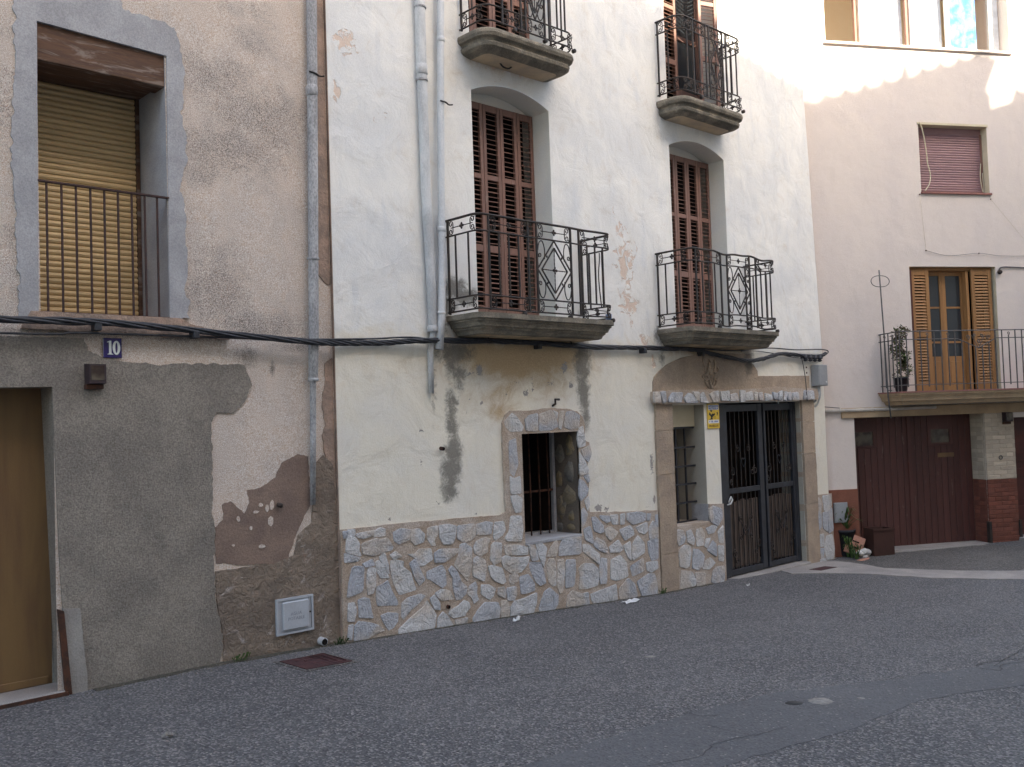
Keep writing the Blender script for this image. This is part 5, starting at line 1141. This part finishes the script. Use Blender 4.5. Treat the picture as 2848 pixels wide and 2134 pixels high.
# loose grit gathered where the walls meet the road
rg = random.Random(11); b = MB()
for i in range(900):
    x = rg.uniform(2.4, 10.3) if i % 3 else rg.choice((4.5, 4.9, 6.2, 8.1, 9.3, 3.3))+rg.gauss(0, .12); y = -0.035-abs(rg.gauss(0, 0.05)); r_ = rg.uniform(.003, .010)
    z = gz(x, y)+0.002; a = rg.uniform(0, 6)
    P = [(x+r_*math.cos(a+k*2.09)*rg.uniform(.7, 1.3), y+r_*math.sin(a+k*2.09)*rg.uniform(.7, 1.3), z-.002) for k in range(3)]
    b.add(P+[(x, y, z+r_*rg.uniform(.5, 1.0))], [(0, 1, 3), (1, 2, 3), (2, 0, 3)])
o = b.build('loose_grit', 'grit'); o['kind'] = 'stuff'; o['label'] = 'loose grit and crumbs along the foot of the house walls'; o['category'] = 'grit'
for i, (x, lb) in enumerate(((4.56, 'tiny weed tuft in the crack between the two house fronts'), (9.03, 'tiny weed tuft at the foot of the sandstone door jamb'), (3.62, 'tiny weed tuft at the foot of the rough base render'))):
    t = thing('weed_tuft', lb, 'weeds', (x, -0.05, gz(x, -.05)), 0.0, 'weed tufts along the wall foot'); rg = random.Random(30+i); b = MB()
    for k in range(22):
        a = rg.uniform(0, 6.28); h = rg.uniform(.025, .07); d = Vector((math.cos(a), math.sin(a)*.6-.3, 0))*rg.uniform(.01, .05); c = Vector(t.location)+Vector((rg.gauss(0, .03), rg.gauss(0, .01), 0)); s_ = Vector((-d.y, d.x, 0)).normalized()*.004
        b.add([c-s_, c+s_, c+d*.6+Vector((0, 0, h)), c+d+Vector((0, 0, h*.9))], [(0, 1, 2), (1, 3, 2)])
    o = link('leaves', b.mesh('leaves', 'leaf', False, False), t); o['kind'] = 'stuff'
# ------------------------------------------------------------------ pink house (its own turned frame: s along the front, negative y towards the street)
PA = -0.529085; PC = (13.15, 0.15, 0.0)
ph = thing('pink_house', 'pale pink house with maroon garage doors and a brown shuttered balcony door', 'house', PC, PA)
GA = (0.62, 2.885, 1.50); BD = (1.70, 3.25, 1.83, 3.82); PW = (1.985, 3.225, 4.99, 6.065); RD = (3.425, 4.35, 1.42); LG = (0.44, 3.74, 7.30, 8.8)
cst = lambda v: (lambda x: v)
wall('wall', 'pink_wall', ph, -0.3, 6.5, -0.9, 9.6, [(GA[0], GA[1], -0.9, cst(GA[2])), (BD[0], BD[1], BD[2], cst(BD[3])), (PW[0], PW[1], PW[2], cst(PW[3])), (RD[0], RD[1], -0.9, cst(RD[2])), (LG[0], LG[1], LG[2], cst(LG[3]))], 0.07, 0.0, 0.006)
MB().add([(-.4, -.4, 9.55), (6.6, -.4, 9.55), (6.6, 5, 11.3), (-.4, 5, 11.3), (-.4, -.4, 9.7), (6.6, -.4, 9.7), (6.6, 5, 11.45), (-.4, 5, 11.45)], [(0,1,2,3),(4,7,6,5),(0,4,5,1),(1,5,6,2),(2,6,7,3),(3,7,4,0)]).build('roof', 'roof_tile', ph)
MB().prism([(-0.2, -0.9), (GA[0], -0.9), (GA[0], 0.428), (-0.2, 0.433)], -0.010, 0.004).build('painted_plinth', 'plinth_red', ph)
# garage
reveal('garage_reveal', 'reveal_cream', ph, [(GA[0], -0.9), (GA[0], GA[2]), (GA[1], GA[2]), (GA[1], -0.9)], 0.0, 0.34)
gd_ = BX('garage_door', 'maroon_boards', ph, GA[0]-0.02, GA[1]+0.02, 0.325, 0.36, -0.62, GA[2]+0.03)
pw = (GA[1]-GA[0])/20
pm = MB().box(0.003, pw-0.003, 0.30, 0.325, -0.58, 1.02, c=0.005).mesh('plank', 'maroon_boards'); pm2 = MB().box(0.003, pw-0.003, 0.30, 0.325, -0.58, GA[2], c=0.005).mesh('plank', 'maroon_boards')
for i in range(20):
    short = (1 <= i <= 4) or (13 <= i <= 16)
    inst('plank', pm if short else pm2, (GA[0]+i*pw, 0, 0), gd_)
for a, b_ in ((1, 5), (13, 17)):
    xa, xb = GA[0]+a*pw, GA[0]+b_*pw
    MB().prism([(xa, 1.02), (xb, 1.02), (xb, GA[2]), (xa, GA[2])], 0.296, 0.325, [[(xa+.06, 1.06), (xb-.06, 1.06), (xb-.06, 1.27), (xa+.06, 1.27)]]).build('window_frame', 'maroon_boards', gd_)
    BX('pane', 'frosted_glass', gd_, xa+.055, xb-.055, 0.306, 0.312, 1.055, 1.275)
BX('letter_slot', 'brown_door', gd_, 2.26, 2.55, 0.292, 0.299, 0.83, 0.895)
BX('meeting_rail', 'maroon_boards', gd_, GA[0]+10*pw-0.03, GA[0]+10*pw+0.03, 0.286, 0.299, -0.57, GA[2])
BX('threshold', 'concrete', ph, GA[0]-0.05, GA[1], -0.06, 0.33, -0.9, -0.52, c=0.01)
# brick pier between the garage and the right door
pr = BX('brick_pier', 'joint_red', ph, GA[1]+0.004, RD[0]-0.004, -0.0205, 0.3, -0.9, 0.46); BX('brick_pier_top', 'joint_white', ph, GA[1]+0.004, RD[0]-0.004, -0.0215, 0.3, 0.462, 1.50)
bm1 = MB().box(0, 0.235, -0.026, 0.05, 0, 0.058, c=0.004); bl_r = bm1.mesh('brick', 'brick_red'); bl_w = bm1.mesh('brick', 'brick_white')
hb = MB().box(0, 0.115, -0.026, 0.05, 0, 0.058, c=0.004); hb_r = hb.mesh('brick', 'brick_red'); hb_w = hb.mesh('brick', 'brick_white')
z = -0.56; k = 0
while z < 1.44:
    full = [(0.0, 0), (0.245, 0), (0.49, 1)] if k % 2 else [(0.0, 1), (0.125, 0), (0.37, 0)]
    for u, half in full:
        if GA[1]+u+(0.115 if half else 0.235) > RD[0]+0.05: half = 1
        white = z > 0.44 and not (0.44 < z < 0.56 and random.random() < 0.35)
        me = (hb_w if half else bl_w) if white else (hb_r if half else bl_r)
        if GA[1]+u+(0.115 if half else 0.235) > RD[0]-0.002: me = (hb_w if white else hb_r)
        o = inst('brick', me, (min(GA[1]+0.002+u, RD[0]-0.118 if me in (hb_r, hb_w) else 9), random.uniform(-.003, .003), z), pr)
    z += 0.0685; k += 1
BX('pier_flank', 'joint_red', ph, GA[1]-0.005, GA[1]+0.003, 0.0, 0.3, -0.9, 0.46); BX('pier_flank', 'joint_white', ph, GA[1]-0.005, GA[1]+0.003, 0.0, 0.3, 0.461, 1.495)
# pier's flank towards the garage
for j in range(29):
    zz = -0.56+j*0.0685
    if zz > 1.44: break
    for v in ((0.03, 0.16), (0.17, 0.29)):
        b = MB().box(GA[1]-0.012, GA[1]+0.02, v[0], v[1], zz, zz+0.058, c=0.004); b.build('brick', 'brick_red' if zz < 0.44 else 'brick_white', pr)
for x in (GA[1]-0.022, RD[0]-0.012): BX('corner_guard', 'iron', ph, x, x+0.045, -0.045, 0.02, -0.62, -0.19)
TUBE('tie_ring', 'grey_rail', ph, [(3.13+0.03*math.cos(a), -0.045, 0.80+0.03*math.sin(a)) for a in [i*math.pi/6 for i in range(12)]], 0.007, 6, closed=True)
# right door
reveal('door_reveal', 'reveal_cream', ph, [(RD[0], -0.9), (RD[0], RD[2]), (RD[1], RD[2]), (RD[1], -0.9)], 0.0, 0.3)
rd = BX('door', 'dark_red_door', ph, RD[0], RD[1], 0.2, 0.26, -0.5, RD[2])
for z0, z1 in ((-0.35, 0.0), (0.1, 0.6), (0.7, 1.1)): BX('door_panel', 'dark_red_door', rd, RD[0]+0.1, RD[1]-0.1, 0.188, 0.2, z0, z1, c=0.006)
BX('door_step', 'concrete', ph, RD[0]-0.02, RD[1]+0.1, -0.16, 0.26, -0.9, -0.46, c=0.01)
# balcony
slp = [(0.0, 1.852), (0.0, 1.822), (0.02, 1.816), (0.02, 1.80), (0.03, 1.795), (0.045, 1.76), (0.05, 1.735), (0.085, 1.728), (0.105, 1.69), (0.11, 1.675), (0.15, 1.67)]
slab('balcony_slab', 1.06, 5.9, 0.53, 0.03, slp, 'cornice_tan', 'cornice_tan', ph, 1.67)
MB().prism([(1.045, 1.852), (5.915, 1.852), (5.915, 1.872), (1.045, 1.872)], -0.545, -0.002).build('balcony_coping', 'coping_pink', ph)
BX('beam', 'cornice_tan', ph, 0.4, 6.0, -0.035, -0.002, 1.50, 1.655, c=0.006)
zt, z2, z3, z0 = 2.765, 2.645, 1.965, 1.872; dd = 0.505; sx = 1.11; ex = 5.8
rl = MB().tube([(sx, 0.0, zt-.005), (sx, -dd, zt), (ex, -dd, zt+.01), (ex, 0, zt)], 0.009, 6).build('balcony_railing', 'grey_rail', ph)
MB().tube([(sx, 0, z3), (sx, -dd, z3), (ex, -dd, z3), (ex, 0, z3)], 0.007, 6).build('rail', 'grey_rail', rl)
MB().tube([(sx, 0, z2), (sx, -dd, z2), (2.10, -dd, z2), (2.46, -dd, z2-0.145), (2.78, -dd, z2+0.005), (ex, -dd, z2)], 0.008, 6).build('rail', 'grey_rail', rl)
def bar(x, y, za, zb, r=0.0065): MB().box(x-r, x+r, y-r, y+r, za, zb).build('baluster', 'grey_rail', rl)
def knob(x, y, z):
    MB().tube([(x+a, y, z+c) for a, c in scroll(0.0, 0.028, 0.026, 1.1, -math.pi/2, 1, 10)], 0.006, 5).build('curl', 'grey_rail', rl, True)
for i in range(5):
    y = -dd*(i+0.4)/5.2
    if i in (1, 3): bar(sx, y, z3-.03, z2); knob(sx, y, z2+.04); bar(sx, y, z2, z2+.05)
    else: bar(sx, y, z0, zt)
x = sx; i = 0
while x < ex:
    mid = 2.12 < x < 2.76
    if i % 3 == 1 and not mid: bar(x, -dd, z3-.03, z2+.05); knob(x, -dd, z2+.045)
    elif mid: bar(x, -dd, z0, z2-0.145*(1-abs(x-2.46)/.34)); bar(x, -dd, zt-0.0, zt+0.001)
    else: bar(x, -dd, z0, zt)
    x += 0.118; i += 1
for a, c, r_, s_ in ((2.28, 2.665, .04, 1), (2.64, 2.665, .04, -1), (2.40, 2.69, .03, -1), (2.52, 2.69, .03, 1), (2.46, 2.60, .03, 1)):
    MB().tube([(u, -dd, v) for u, v in scroll(a, c, r_, 1.2, -math.pi/2, s_, 12)], 0.006, 5).build('curl', 'grey_rail', rl, True)
MB().tube([(2.46, -dd, 2.5), (2.40, -dd, 2.6), (2.34, -dd, 2.7)], 0.005, 5).tube([(2.46, -dd, 2.5), (2.52, -dd, 2.6), (2.58, -dd, 2.7)], 0.005, 5).build('tulip', 'grey_rail', rl)
# balcony door with shutters folded open on either side of the glazing
reveal('door_reveal', 'reveal_cream', ph, [(BD[0], BD[2]), (BD[0], BD[3]), (BD[1], BD[3]), (BD[1], BD[2])], 0.0, 0.3)
BX('dark_room', 'void', ph, BD[0]-.01, BD[1]+.01, 0.30, 0.32, BD[2]-.1, BD[3]+.1)
BX('door_frame', 'orange_wood', ph, BD[0], BD[1], 0.09, 0.20, BD[3]-0.05, BD[3])
BX('door_jamb', 'dark_red_door', ph, BD[0]+.001, BD[0]+0.05, 0.02, 0.2, BD[2], BD[3]-.052)
def oshut(x0, x1, yy, rz=0.0):
    wl, hl = x1-x0, 1.92; st = 0.062
    b = MB().box(0, st, 0, 0.035, 0, hl, c=.004).box(wl-st, wl, 0, 0.035, 0, hl, c=.004)
    for a, c in ((0, .14), (0.86, .93), (hl-.09, hl)): b.box(st-.001, wl-st+.001, .003, .032, a, c, c=.003)
    lf = b.build('shutter', 'orange_wood', ph); lf.location = (x0, yy, BD[2]+0.03); lf.rotation_euler = (0, 0, rz)
    s_ = MB(); a = R(55); d, t = .04, .008
    pts = [(0.017+u*math.cos(a)-v*math.sin(a), u*math.sin(a)+v*math.cos(a)) for u, v in ((-d/2, -t/2), (d/2, -t/2), (d/2, t/2), (-d/2, t/2))]
    s_.add([(x, y, zz) for x in (st-.001, wl-st+.001) for y, zz in pts], [(0,1,2,3), (7,6,5,4)]+[(i, (i+1) % 4, (i+1) % 4+4, i+4) for i in range(4)]); sm = s_.mesh('slat', 'orange_wood')
    for a, c in ((.14, .86), (.93, hl-.09)):
        n = int((c-a)/.045)
        for i in range(n):
            o = bpy.data.objects.new('slat', sm); col.objects.link(o); o.parent = lf; o.location = (0, 0, a+(c-a)*(i+.5)/n)
oshut(BD[0]+0.055, 2.075, 0.05); oshut(2.835, 3.20, 0.04)
BX('shutter_edge', 'orange_wood', ph, 2.755, 2.80, 0.07, 0.16, BD[2]+.03, BD[3]-.06)
for a, b_ in ((2.06, 2.40), (2.40, 2.78)):
    fr = MB().box(a, a+.055, .17, .21, BD[2]+.01, BD[3]-.05).box(b_-.055, b_, .17, .21, BD[2]+.01, BD[3]-.05).box(a+.055, b_-.055, .172, .208, BD[2]+.01, 2.42).box(a+.055, b_-.055, .172, .208, BD[3]-.12, BD[3]-.05).box(a+.055, b_-.055, .18, .2, 3.18, 3.21).box(a+.055, b_-.055, .18, .2, 2.63, 2.66)
    f_ = fr.build('glazed_leaf', 'orange_wood', ph)
    BX('pane', 'glass', f_, a+.05, b_-.05, .188, .194, 2.42, BD[3]-.12)
    BX('lower_panel', 'orange_wood', f_, a+.08, b_-.08, .162, .172, 2.0, 2.34, c=.006)
    BX('curtain', 'taupe_board', f_, a+.05, b_-(.06 if a < 2.3 else .20), .26, .27, BD[2], BD[3])
# roller blind window
reveal('window_reveal', 'reveal_cream', ph, [(PW[0], PW[2]), (PW[0], PW[3]), (PW[1], PW[3]), (PW[1], PW[2])], 0.0, 0.26, True)
BX('lintel_edge', 'reveal_cream', ph, PW[0]-.02, PW[1]+.02, -0.012, 0.0, PW[3], PW[3]+0.035)
rb_ = BX('roller_blind', 'mauve_slat', ph, PW[0]+.001, PW[1]-.001, 0.14, 0.2, PW[3]-0.09, PW[3]-.001)
n = 25; h = (PW[3]-0.09-PW[2]-0.012)/n
b = MB(); b.add([(x, y, zz) for x in (PW[0]+.03, PW[1]-.03) for y, zz in ((.15, 0), (.139, h*.15), (.135, h*.5), (.139, h*.85), (.15, h))], [(i, i+1, i+6, i+5) for i in range(4)]); sm = b.mesh('slat', 'mauve_slat')
for i in range(n): inst('slat', sm, (0, 0, PW[2]+.012+i*h), rb_)
for xx in (PW[0]+.001, PW[1]-.03): BX('blind_guide', 'frame_rust', ph, xx, xx+.029, .12, .19, PW[2], PW[3]-.09)
BX('window_sill', 'coping_pink', ph, PW[0]-.01, PW[1]+.02, -.035, .14, PW[2]-.025, PW[2]+.006, c=.004)
# glazed loggia at the top
reveal('loggia_reveal', 'pink_wall', ph, [(LG[0], LG[2]), (LG[0], LG[3]), (LG[1], LG[3]), (LG[1], LG[2])], 0.0, 1.5, True)
BX('loggia_back', 'loggia_inside', ph, LG[0]-.3, LG[1]+.3, 1.5, 1.55, LG[2]-.3, LG[3]+.3)
for xx in (1.02, 1.93): BX('loggia_post', 'frame_rust', ph, xx, xx+.035, .10, .15, LG[2]+.02, LG[3])
BX('loggia_rail', 'frame_white', ph, LG[0], LG[1], .1, .15, LG[2], LG[2]+.03)
for xx in (1.10, 2.0, 2.66, 3.45): BX('loggia_frame', 'frame_white', ph, xx, xx+.06, .09, .14, LG[2]+.032, LG[3])
BX('screen', 'curtain_white', ph, 1.165, 1.925, .2, .21, LG[2], LG[3]); BX('screen', 'curtain_white', ph, 2.07, 2.65, .2, .21, LG[2], LG[3]); BX('screen', 'curtain_white', ph, 3.52, 3.72, .2, .21, LG[2], LG[3])
BX('loggia_sill', 'pink_wall', ph, LG[0]-.03, LG[1]+.03, -.04, .1, LG[2]-.035, LG[2]+.004, c=.004)
def P2(s, y, z): 
    c, sn = math.cos(PA), math.sin(PA); return (PC[0]+s*c-y*sn, PC[1]+s*sn+y*c, z)
def pthing(name, label, cat, s, y, z): return thing(name, label, cat, P2(s, y, z), PA)
t = pthing('hanging_cloth', 'bright blue cloth hanging in the top window of the pink house', 'cloth', 2.95, .12, 7.35)
b = MB(); b.add([(-.2+.08*i, .02*math.sin(i*2.1), zz) for zz in (0, .4, .9, 1.4) for i in range(7)], [(j*7+i, j*7+i+1, j*7+i+8, j*7+i+7) for j in range(3) for i in range(6)]); b.build('cloth', 'blue_cloth', t, True)
# fittings
lampbox('small dark box lamp on the white brick pier of the pink house', 0, 0, 0, PA, P2(3.27, -0.03, 1.43))
t = pthing('wall_pipe', 'pale pink pipe running level along the pink house under the balcony', 'pipe', .1, -.04, 1.62)
TUBE('pipe', 'pink_pipe', t, [(0, 0, 0), (.95, 0, .0), (1.0, -.02, -.0), (1.9, -.02, .005)], .026, 10)
for xx in (.25, .8): MB().lathe([(.028, 0), (.032, .002), (.032, .022), (.028, .024)], (xx, 0, 0), 10, 'x').build('clip', 'pink_pipe', t)
t = pthing('aerial_pole', 'thin iron pole topped by an oval wire ring at the balcony corner', 'pole', 1.02, -.27, 1.6)
TUBE('pole', 'grey_rail', t, [(.05, 0, -.12), (.02, 0, .2), (0, 0, 1.2), (-.03, 0, 2.12)], .011, 7)
TUBE('ring', 'grey_rail', t, [(-.02+.155*math.copysign(abs(math.cos(a))**.8, math.cos(a)), 0, 1.95+.085*math.sin(a)) for a in [i*math.pi/12 for i in range(24)]], .006, 5, closed=True)
TUBE('bracket', 'grey_rail', t, [(0.02, 0, .3), (.09, 0, .3)], .006, 5)
t = pthing('slack_rope', 'slack cream cord hanging across the mauve roller blind', 'cord', 2.0, -.02, 5.0)
TUBE('cord', 'cream_cord', t, catmull([(0, 0, 1.1), (.05, .0, .95), (.11, .02, .65), (.13, .03, .45), (.17, .03, .28), (.12, .0, .12), (.02, -.02, .0)], 5), .008, 6)
t = pthing('blind_strap', 'short cream strap loop at the right side of the mauve roller blind', 'cord', 3.17, .1, 5.05)
TUBE('cord', 'cream_cord', t, catmull([(.0, 0, .45), (-.02, 0, .25), (-.0, 0, .05), (.03, 0, .0), (.02, 0, .3)], 5), .007, 6)
t = pthing('clothes_line', 'thin sagging wire line strung above the brown balcony door', 'wire', 2.0, -.02, 4.05)
TUBE('wire', 'grey_rail', t, catmull([(0, 0, .02), (.4, 0, -.06), (.95, 0, -.02), (1.4, 0, -.06), (2.2, 0, -.05)], 6), .003, 5)
TUBE('wire', 'cream_cord', t, [(0, 0, .02), (-.06, 0, .9)], .002, 4); TUBE('wire', 'cream_cord', t, [(1.22, 0, .85), (1.9, 0, .1)], .002, 4)
for xx, zz in ((0, .02), (.95, -.02), (-.06, .9), (1.22, .85)): MB().ball((xx, 0, zz), .012, .012, .012, 6, 4).build('peg', 'rusty_iron', t)
t = pthing('wall_cable', 'grey cable with a black clamp right of the brown balcony door', 'cable', 3.3, -.02, 3.78)
TUBE('cable', 'grey_rail', t, catmull([(.0, 0, -.02), (.06, 0, .03), (.3, 0, .03), (.8, 0, .02), (2, 0, .05)], 5), .011, 6)
MB().lathe([(.035, 0), (.04, -.02), (.025, -.05)], (.0, 0, -.05), 10, 'y').build('clamp', 'iron', t)
t = pthing('cable_tail', 'short loose black wire above the pink level pipe at the house corner', 'wire', .12, -.03, 1.66)
TUBE('wire', 'black_cable', t, catmull([(-.05, 0, .03), (.1, 0, .015), (.25, 0, .0)], 4), .006, 5)

# ------------------------------------------------------------------ potted plant on the balcony
def leafy(parent, n, cx, cy, z0, h, rad, mats, size, seed):
    rs_ = random.Random(seed); bs = {mm: MB() for mm in mats}
    for i in range(n):
        tt = rs_.random(); a = rs_.uniform(0, 6.28); r_ = rad(tt)*rs_.uniform(.2, 1); c = Vector((cx(tt)+r_*math.cos(a), cy+r_*math.sin(a), z0+h*tt))
        d = Vector((rs_.gauss(0, 1), rs_.gauss(0, 1), rs_.gauss(0, .7))).normalized(); s = d.cross(Vector((0, 0, 1))).normalized()*size*.35*rs_.uniform(.6, 1.2); L = size*rs_.uniform(.6, 1.3); nrm = d.cross(s).normalized()*L*.15
        bs[rs_.choice(mats)].add([c, c+d*L*.5+s+nrm, c+d*L, c+d*L*.5-s+nrm], [(0, 1, 2), (0, 2, 3)])
    for mm, b in bs.items():
        if b.v:
            o = link('leaves', b.mesh('leaves', mm, False, False), parent); o['kind'] = 'stuff'
t = pthing('potted_plant', 'straggly reddish green plant in a black pot at the balcony corner', 'plant', 1.27, -.27, 1.875)
MB().lathe([(.075, 0), (.085, .02), (.105, .19), (.112, .19), (.112, .215), (.09, .215), (.085, .17)], (0, 0, 0), 14).build('pot', 'pot_dark', t, True)
MB().tube([(0, 0, .15), (.02, .01, .4), (.0, 0, .7), (.03, 0, .85)], [.012, .01, .007, .003], 6).tube([(.01, .0, .3), (.09, .02, .45), (.13, .02, .5)], .005, 5).tube([(0, 0, .25), (-.08, -.02, .4)], .005, 5).tube([(.01, 0, .5), (-.06, 0, .62)], .004, 5).build('stem', 'stem_wood', t)
leafy(t, 700, lambda q: .05*math.sin(q*7)+.03, 0, .2, .78, lambda q: .06+.10*abs(math.sin(q*8+.6))*(1-.3*q), ['leaf_dry', 'leaf', 'leaf_dry'], .06, 3)

# ------------------------------------------------------------------ clutter in the corner by the garage
def blades(parent, c, n, h, spread, seed, mat='leaf', wdt=.012):
    rs_ = random.Random(seed); b = MB()
    for i in range(n):
        a = rs_.uniform(0, 6.28); r_ = rs_.uniform(.2, 1)*spread; hh = h*rs_.uniform(.5, 1.1); d = Vector((math.cos(a), math.sin(a), 0)); s = Vector((-d.y, d.x, 0))*wdt*rs_.uniform(.6, 1.2)
        P = [Vector(c)+d*.02, Vector(c)+d*r_*.4+Vector((0, 0, hh*.6)), Vector(c)+d*r_*.8+Vector((0, 0, hh*.95)), Vector(c)+d*r_*1.25+Vector((0, 0, hh*.8))]
        b.add([P[0]-s, P[0]+s, P[1]-s, P[1]+s, P[2]-s*.7, P[2]+s*.7, P[3]], [(0, 1, 3, 2), (2, 3, 5, 4), (4, 5, 6)])
    o = link('leaves', b.mesh('leaves', mat, False, False), parent); o['kind'] = 'stuff'; return o
q = onground(*s8(190, 560)); gz0 = lambda x, y: gz(x, y)
pt = thing('planted_pot', 'green spiky plant in a dark pot behind the stone corner', 'plant', (13.52, -0.02, gz(13.5, 0)))
pl0 = pt.location
MB().lathe([(.10, 0), (.12, .03), (.145, .36), (.155, .36), (.155, .40), (.13, .40), (.12, .34)], pl0, 14).build('pot', 'pot_dark', pt, True)
blades(pt, (pl0.x, pl0.y, pl0.z+.36), 60, .42, .28, 5, wdt=.014)
wd = thing('weed_clump', 'low green weeds sprouting at the foot of the stone corner', 'weeds', (13.36, -0.2, gz(13.3, -.2)))
for k, (dx, dy, n, h) in enumerate(((0, 0, 40, .26), (.14, -.03, 34, .2), (-.06, -.1, 26, .14), (.28, -.12, 20, .11), (.08, .1, 34, .32), (.55, -.22, 16, .07))):
    blades(wd, (wd.location.x+dx, wd.location.y+dy, wd.location.z), n, h, .12, 20+k, wdt=.008)
mx = thing('meter_panel', 'small grey meter panel on the pink wall behind the plant', 'panel', P2(.34, -.012, 0.0), PA)
MB().box(-.15, .08, -.03, .0, -.06, .24, c=.006).build('panel', 'grey_metal_box', mx); MB().box(-.135, .065, -.036, -.0305, -.045, .225, c=.004).build('lid', 'grey_metal_box', mx)
q = onground(*s8(335, 585))
bk = thing('broken_brick', 'salmon terracotta tile propped up in the weeds near the garage', 'tile', q)
b = MB().box(-.125, .125, -.02, .02, 0.0, .30, c=.006); o = b.build('tile_body', 'terracotta', None)
o.parent = bk; o.matrix_parent_inverse = Matrix(); o.location = (-.02, -.03, .05); o.rotation_euler = (R(-25), R(22), R(-58))
for zz in (.10, .19):
    o2 = MB().box(-.05, .05, -.0215, -.0195, zz, zz+.022).build('slot', 'void', None); o2.parent = o; o2.matrix_parent_inverse = Matrix(); 
q = onground(*s8(470, 585))
wp = flatblob('plaster_lump', 'crumpled whitish plaster lump beside the salmon tile', 'rubble', s8(470, 575), .13, .09, 'white_plastic', .03)
b = MB(); 
for k in range(3): b.ball((q[0]-.05+.07*k, q[1]+.02-.02*k, q[2]+.06+.02*(k == 1)), .075, .06, .048, 9, 6)
o = b.build('lump', 'white_plastic', wp, True)
for v in o.data.vertices: v.co += Vector((noise.noise(v.co*18), noise.noise(v.co*18+Vector((5, 0, 0))), noise.noise(v.co*18+Vector((0, 7, 0)))))*.022
q = onground(*s8(470, 610)); 
o = flatblob('brown_rag', 'flat reddish brown rag on the ground before the plaster lump', 'rubble', s8(470, 615), .16, .05, 'terracotta', .012)
pb = pthing('planter_box', 'dark brown square planter standing empty against the garage doors', 'planter', .86, -.13, gz(13.9, -.4)+.002)
b = MB()
for (xa, xb, ya, yb) in ((-.17, .17, -.13, -.11), (-.17, .17, .11, .13), (-.17, -.15, -.11, .11), (.15, .17, -.11, .11)):
    b.box(xa, xb, ya, yb, 0, .40)
b.build('walls', 'pot_brown', pb); MB().box(-.149, .149, -.109, .109, .0, .33).build('soil', 'crack_tar', pb); MB().prism([(-.185, .37), (.185, .37), (.185, .405), (-.185, .405)], -.145, -.131).build('rim', 'pot_brown', pb)

# ------------------------------------------------------------------ houses across the street whose tiled eaves throw the shade line
EX0, EY0, EZ0, ESL = 12.868, -12.0, 6.643+0.7275*12.0, -0.131
EA = math.atan2(ESL, 1.0)
def opp(name, label, xa, xb, dz):
    c, sn = math.cos(EA), math.sin(EA)
    base = thing(name, label, 'house', (EX0, EY0, -0.4), EA)
    la, lb = xa/c, xb/c; ez = EZ0+dz+0.4
    MB().box(la, lb, -8.5, -0.55, 0, ez-0.35).build('wall', 'opposite_wall', base)
    b = MB(); b.add([(la-.1, -.06, ez-.20), (lb+.05, -.06, ez-.20), (lb+.05, -5, ez+1.2), (la-.1, -5, ez+1.2), (la-.1, -.06, ez-.17), (lb+.05, -.06, ez-.17), (lb+.05, -5, ez+1.23), (la-.1, -5, ez+1.23)], [(0,1,2,3),(4,7,6,5),(0,4,5,1),(1,5,6,2),(2,6,7,3),(3,7,4,0)])
    b.build('roof', 'roof_tile', base)
    pit = 0.29; n = 8; tb_ = MB(); V = []; k = 7
    for j, (yy, zz) in enumerate(((0.0, 0.0), (-.5, .14))):
        for i in range(n+1):
            a = math.pi*i/n; V.append((pit/2-math.cos(a)*pit/2, yy, zz+.05-math.sin(a)*.17))
        for i in range(n+1):
            a = math.pi*i/n; V.append((pit/2-math.cos(a)*(pit/2-.012), yy, zz+.05-.012-math.sin(a)*.17-.006))
    m_ = n+1
    F = [(i, i+1, 2*m_+i+1, 2*m_+i) for i in range(n)]+[(m_+i, 3*m_+i, 3*m_+i+1, m_+i+1) for i in range(n)]+[(i, m_+i, m_+i+1, i+1) for i in range(n)]
    tb_.add(V, F); tm = tb_.mesh('roof_tile', 'roof_tile')
    cnt = int((lb-la)/pit)
    for i in range(cnt):
        o = bpy.data.objects.new('roof_tile', tm); col.objects.link(o); o.parent = base; o.location = (lb-(i+1)*pit, 0, ez+random.uniform(-.02, .015)); o.rotation_euler = (0, random.uniform(-.06, .06), 0); o.scale = (1, 1, random.uniform(.88, 1.08))
    if dz == 0: MB().lathe([(.08, 0), (.05, .12), (.02, .22), (.01, .25)], (2.45, -.05, ez-.06), 8).build('ridge_tile', 'roof_tile', base)
    for i in range(int((lb-la)/3)):
        wd_ = MB().box(la+1+i*3, la+2+i*3, -.58, -.545, 4, 6); wd_.box(la+1+i*3, la+2+i*3, -.58, -.545, 8, 10).build('window', 'glass', base)
    return base
opp('opposite_house', 'tall tan house across the street with tiled eaves, behind the viewer', -26, 3.83, 0.0)
opp('opposite_house', 'slightly lower tan house beside it across the street, behind the viewer', 3.86, 30, -0.78)
GR = {'drainpipe': 'drainpipes on the house fronts', 'wall_lamp': 'box lamps on the walls', 'plaster_splash': 'plaster spots on the road', 'tar_crack': 'cracks and tar seams in the road', 'paper_scrap': 'paper litter on the road', 'pipe_stub': 'pipe stubs in the white house front', 'opposite_house': 'houses across the street'}
for o in list(bpy.data.objects):
    k_ = o.name.split('.')[0]
    if o.parent is None and k_ in GR: o['group'] = GR[k_]
    if '_local' in o: del o['_local']
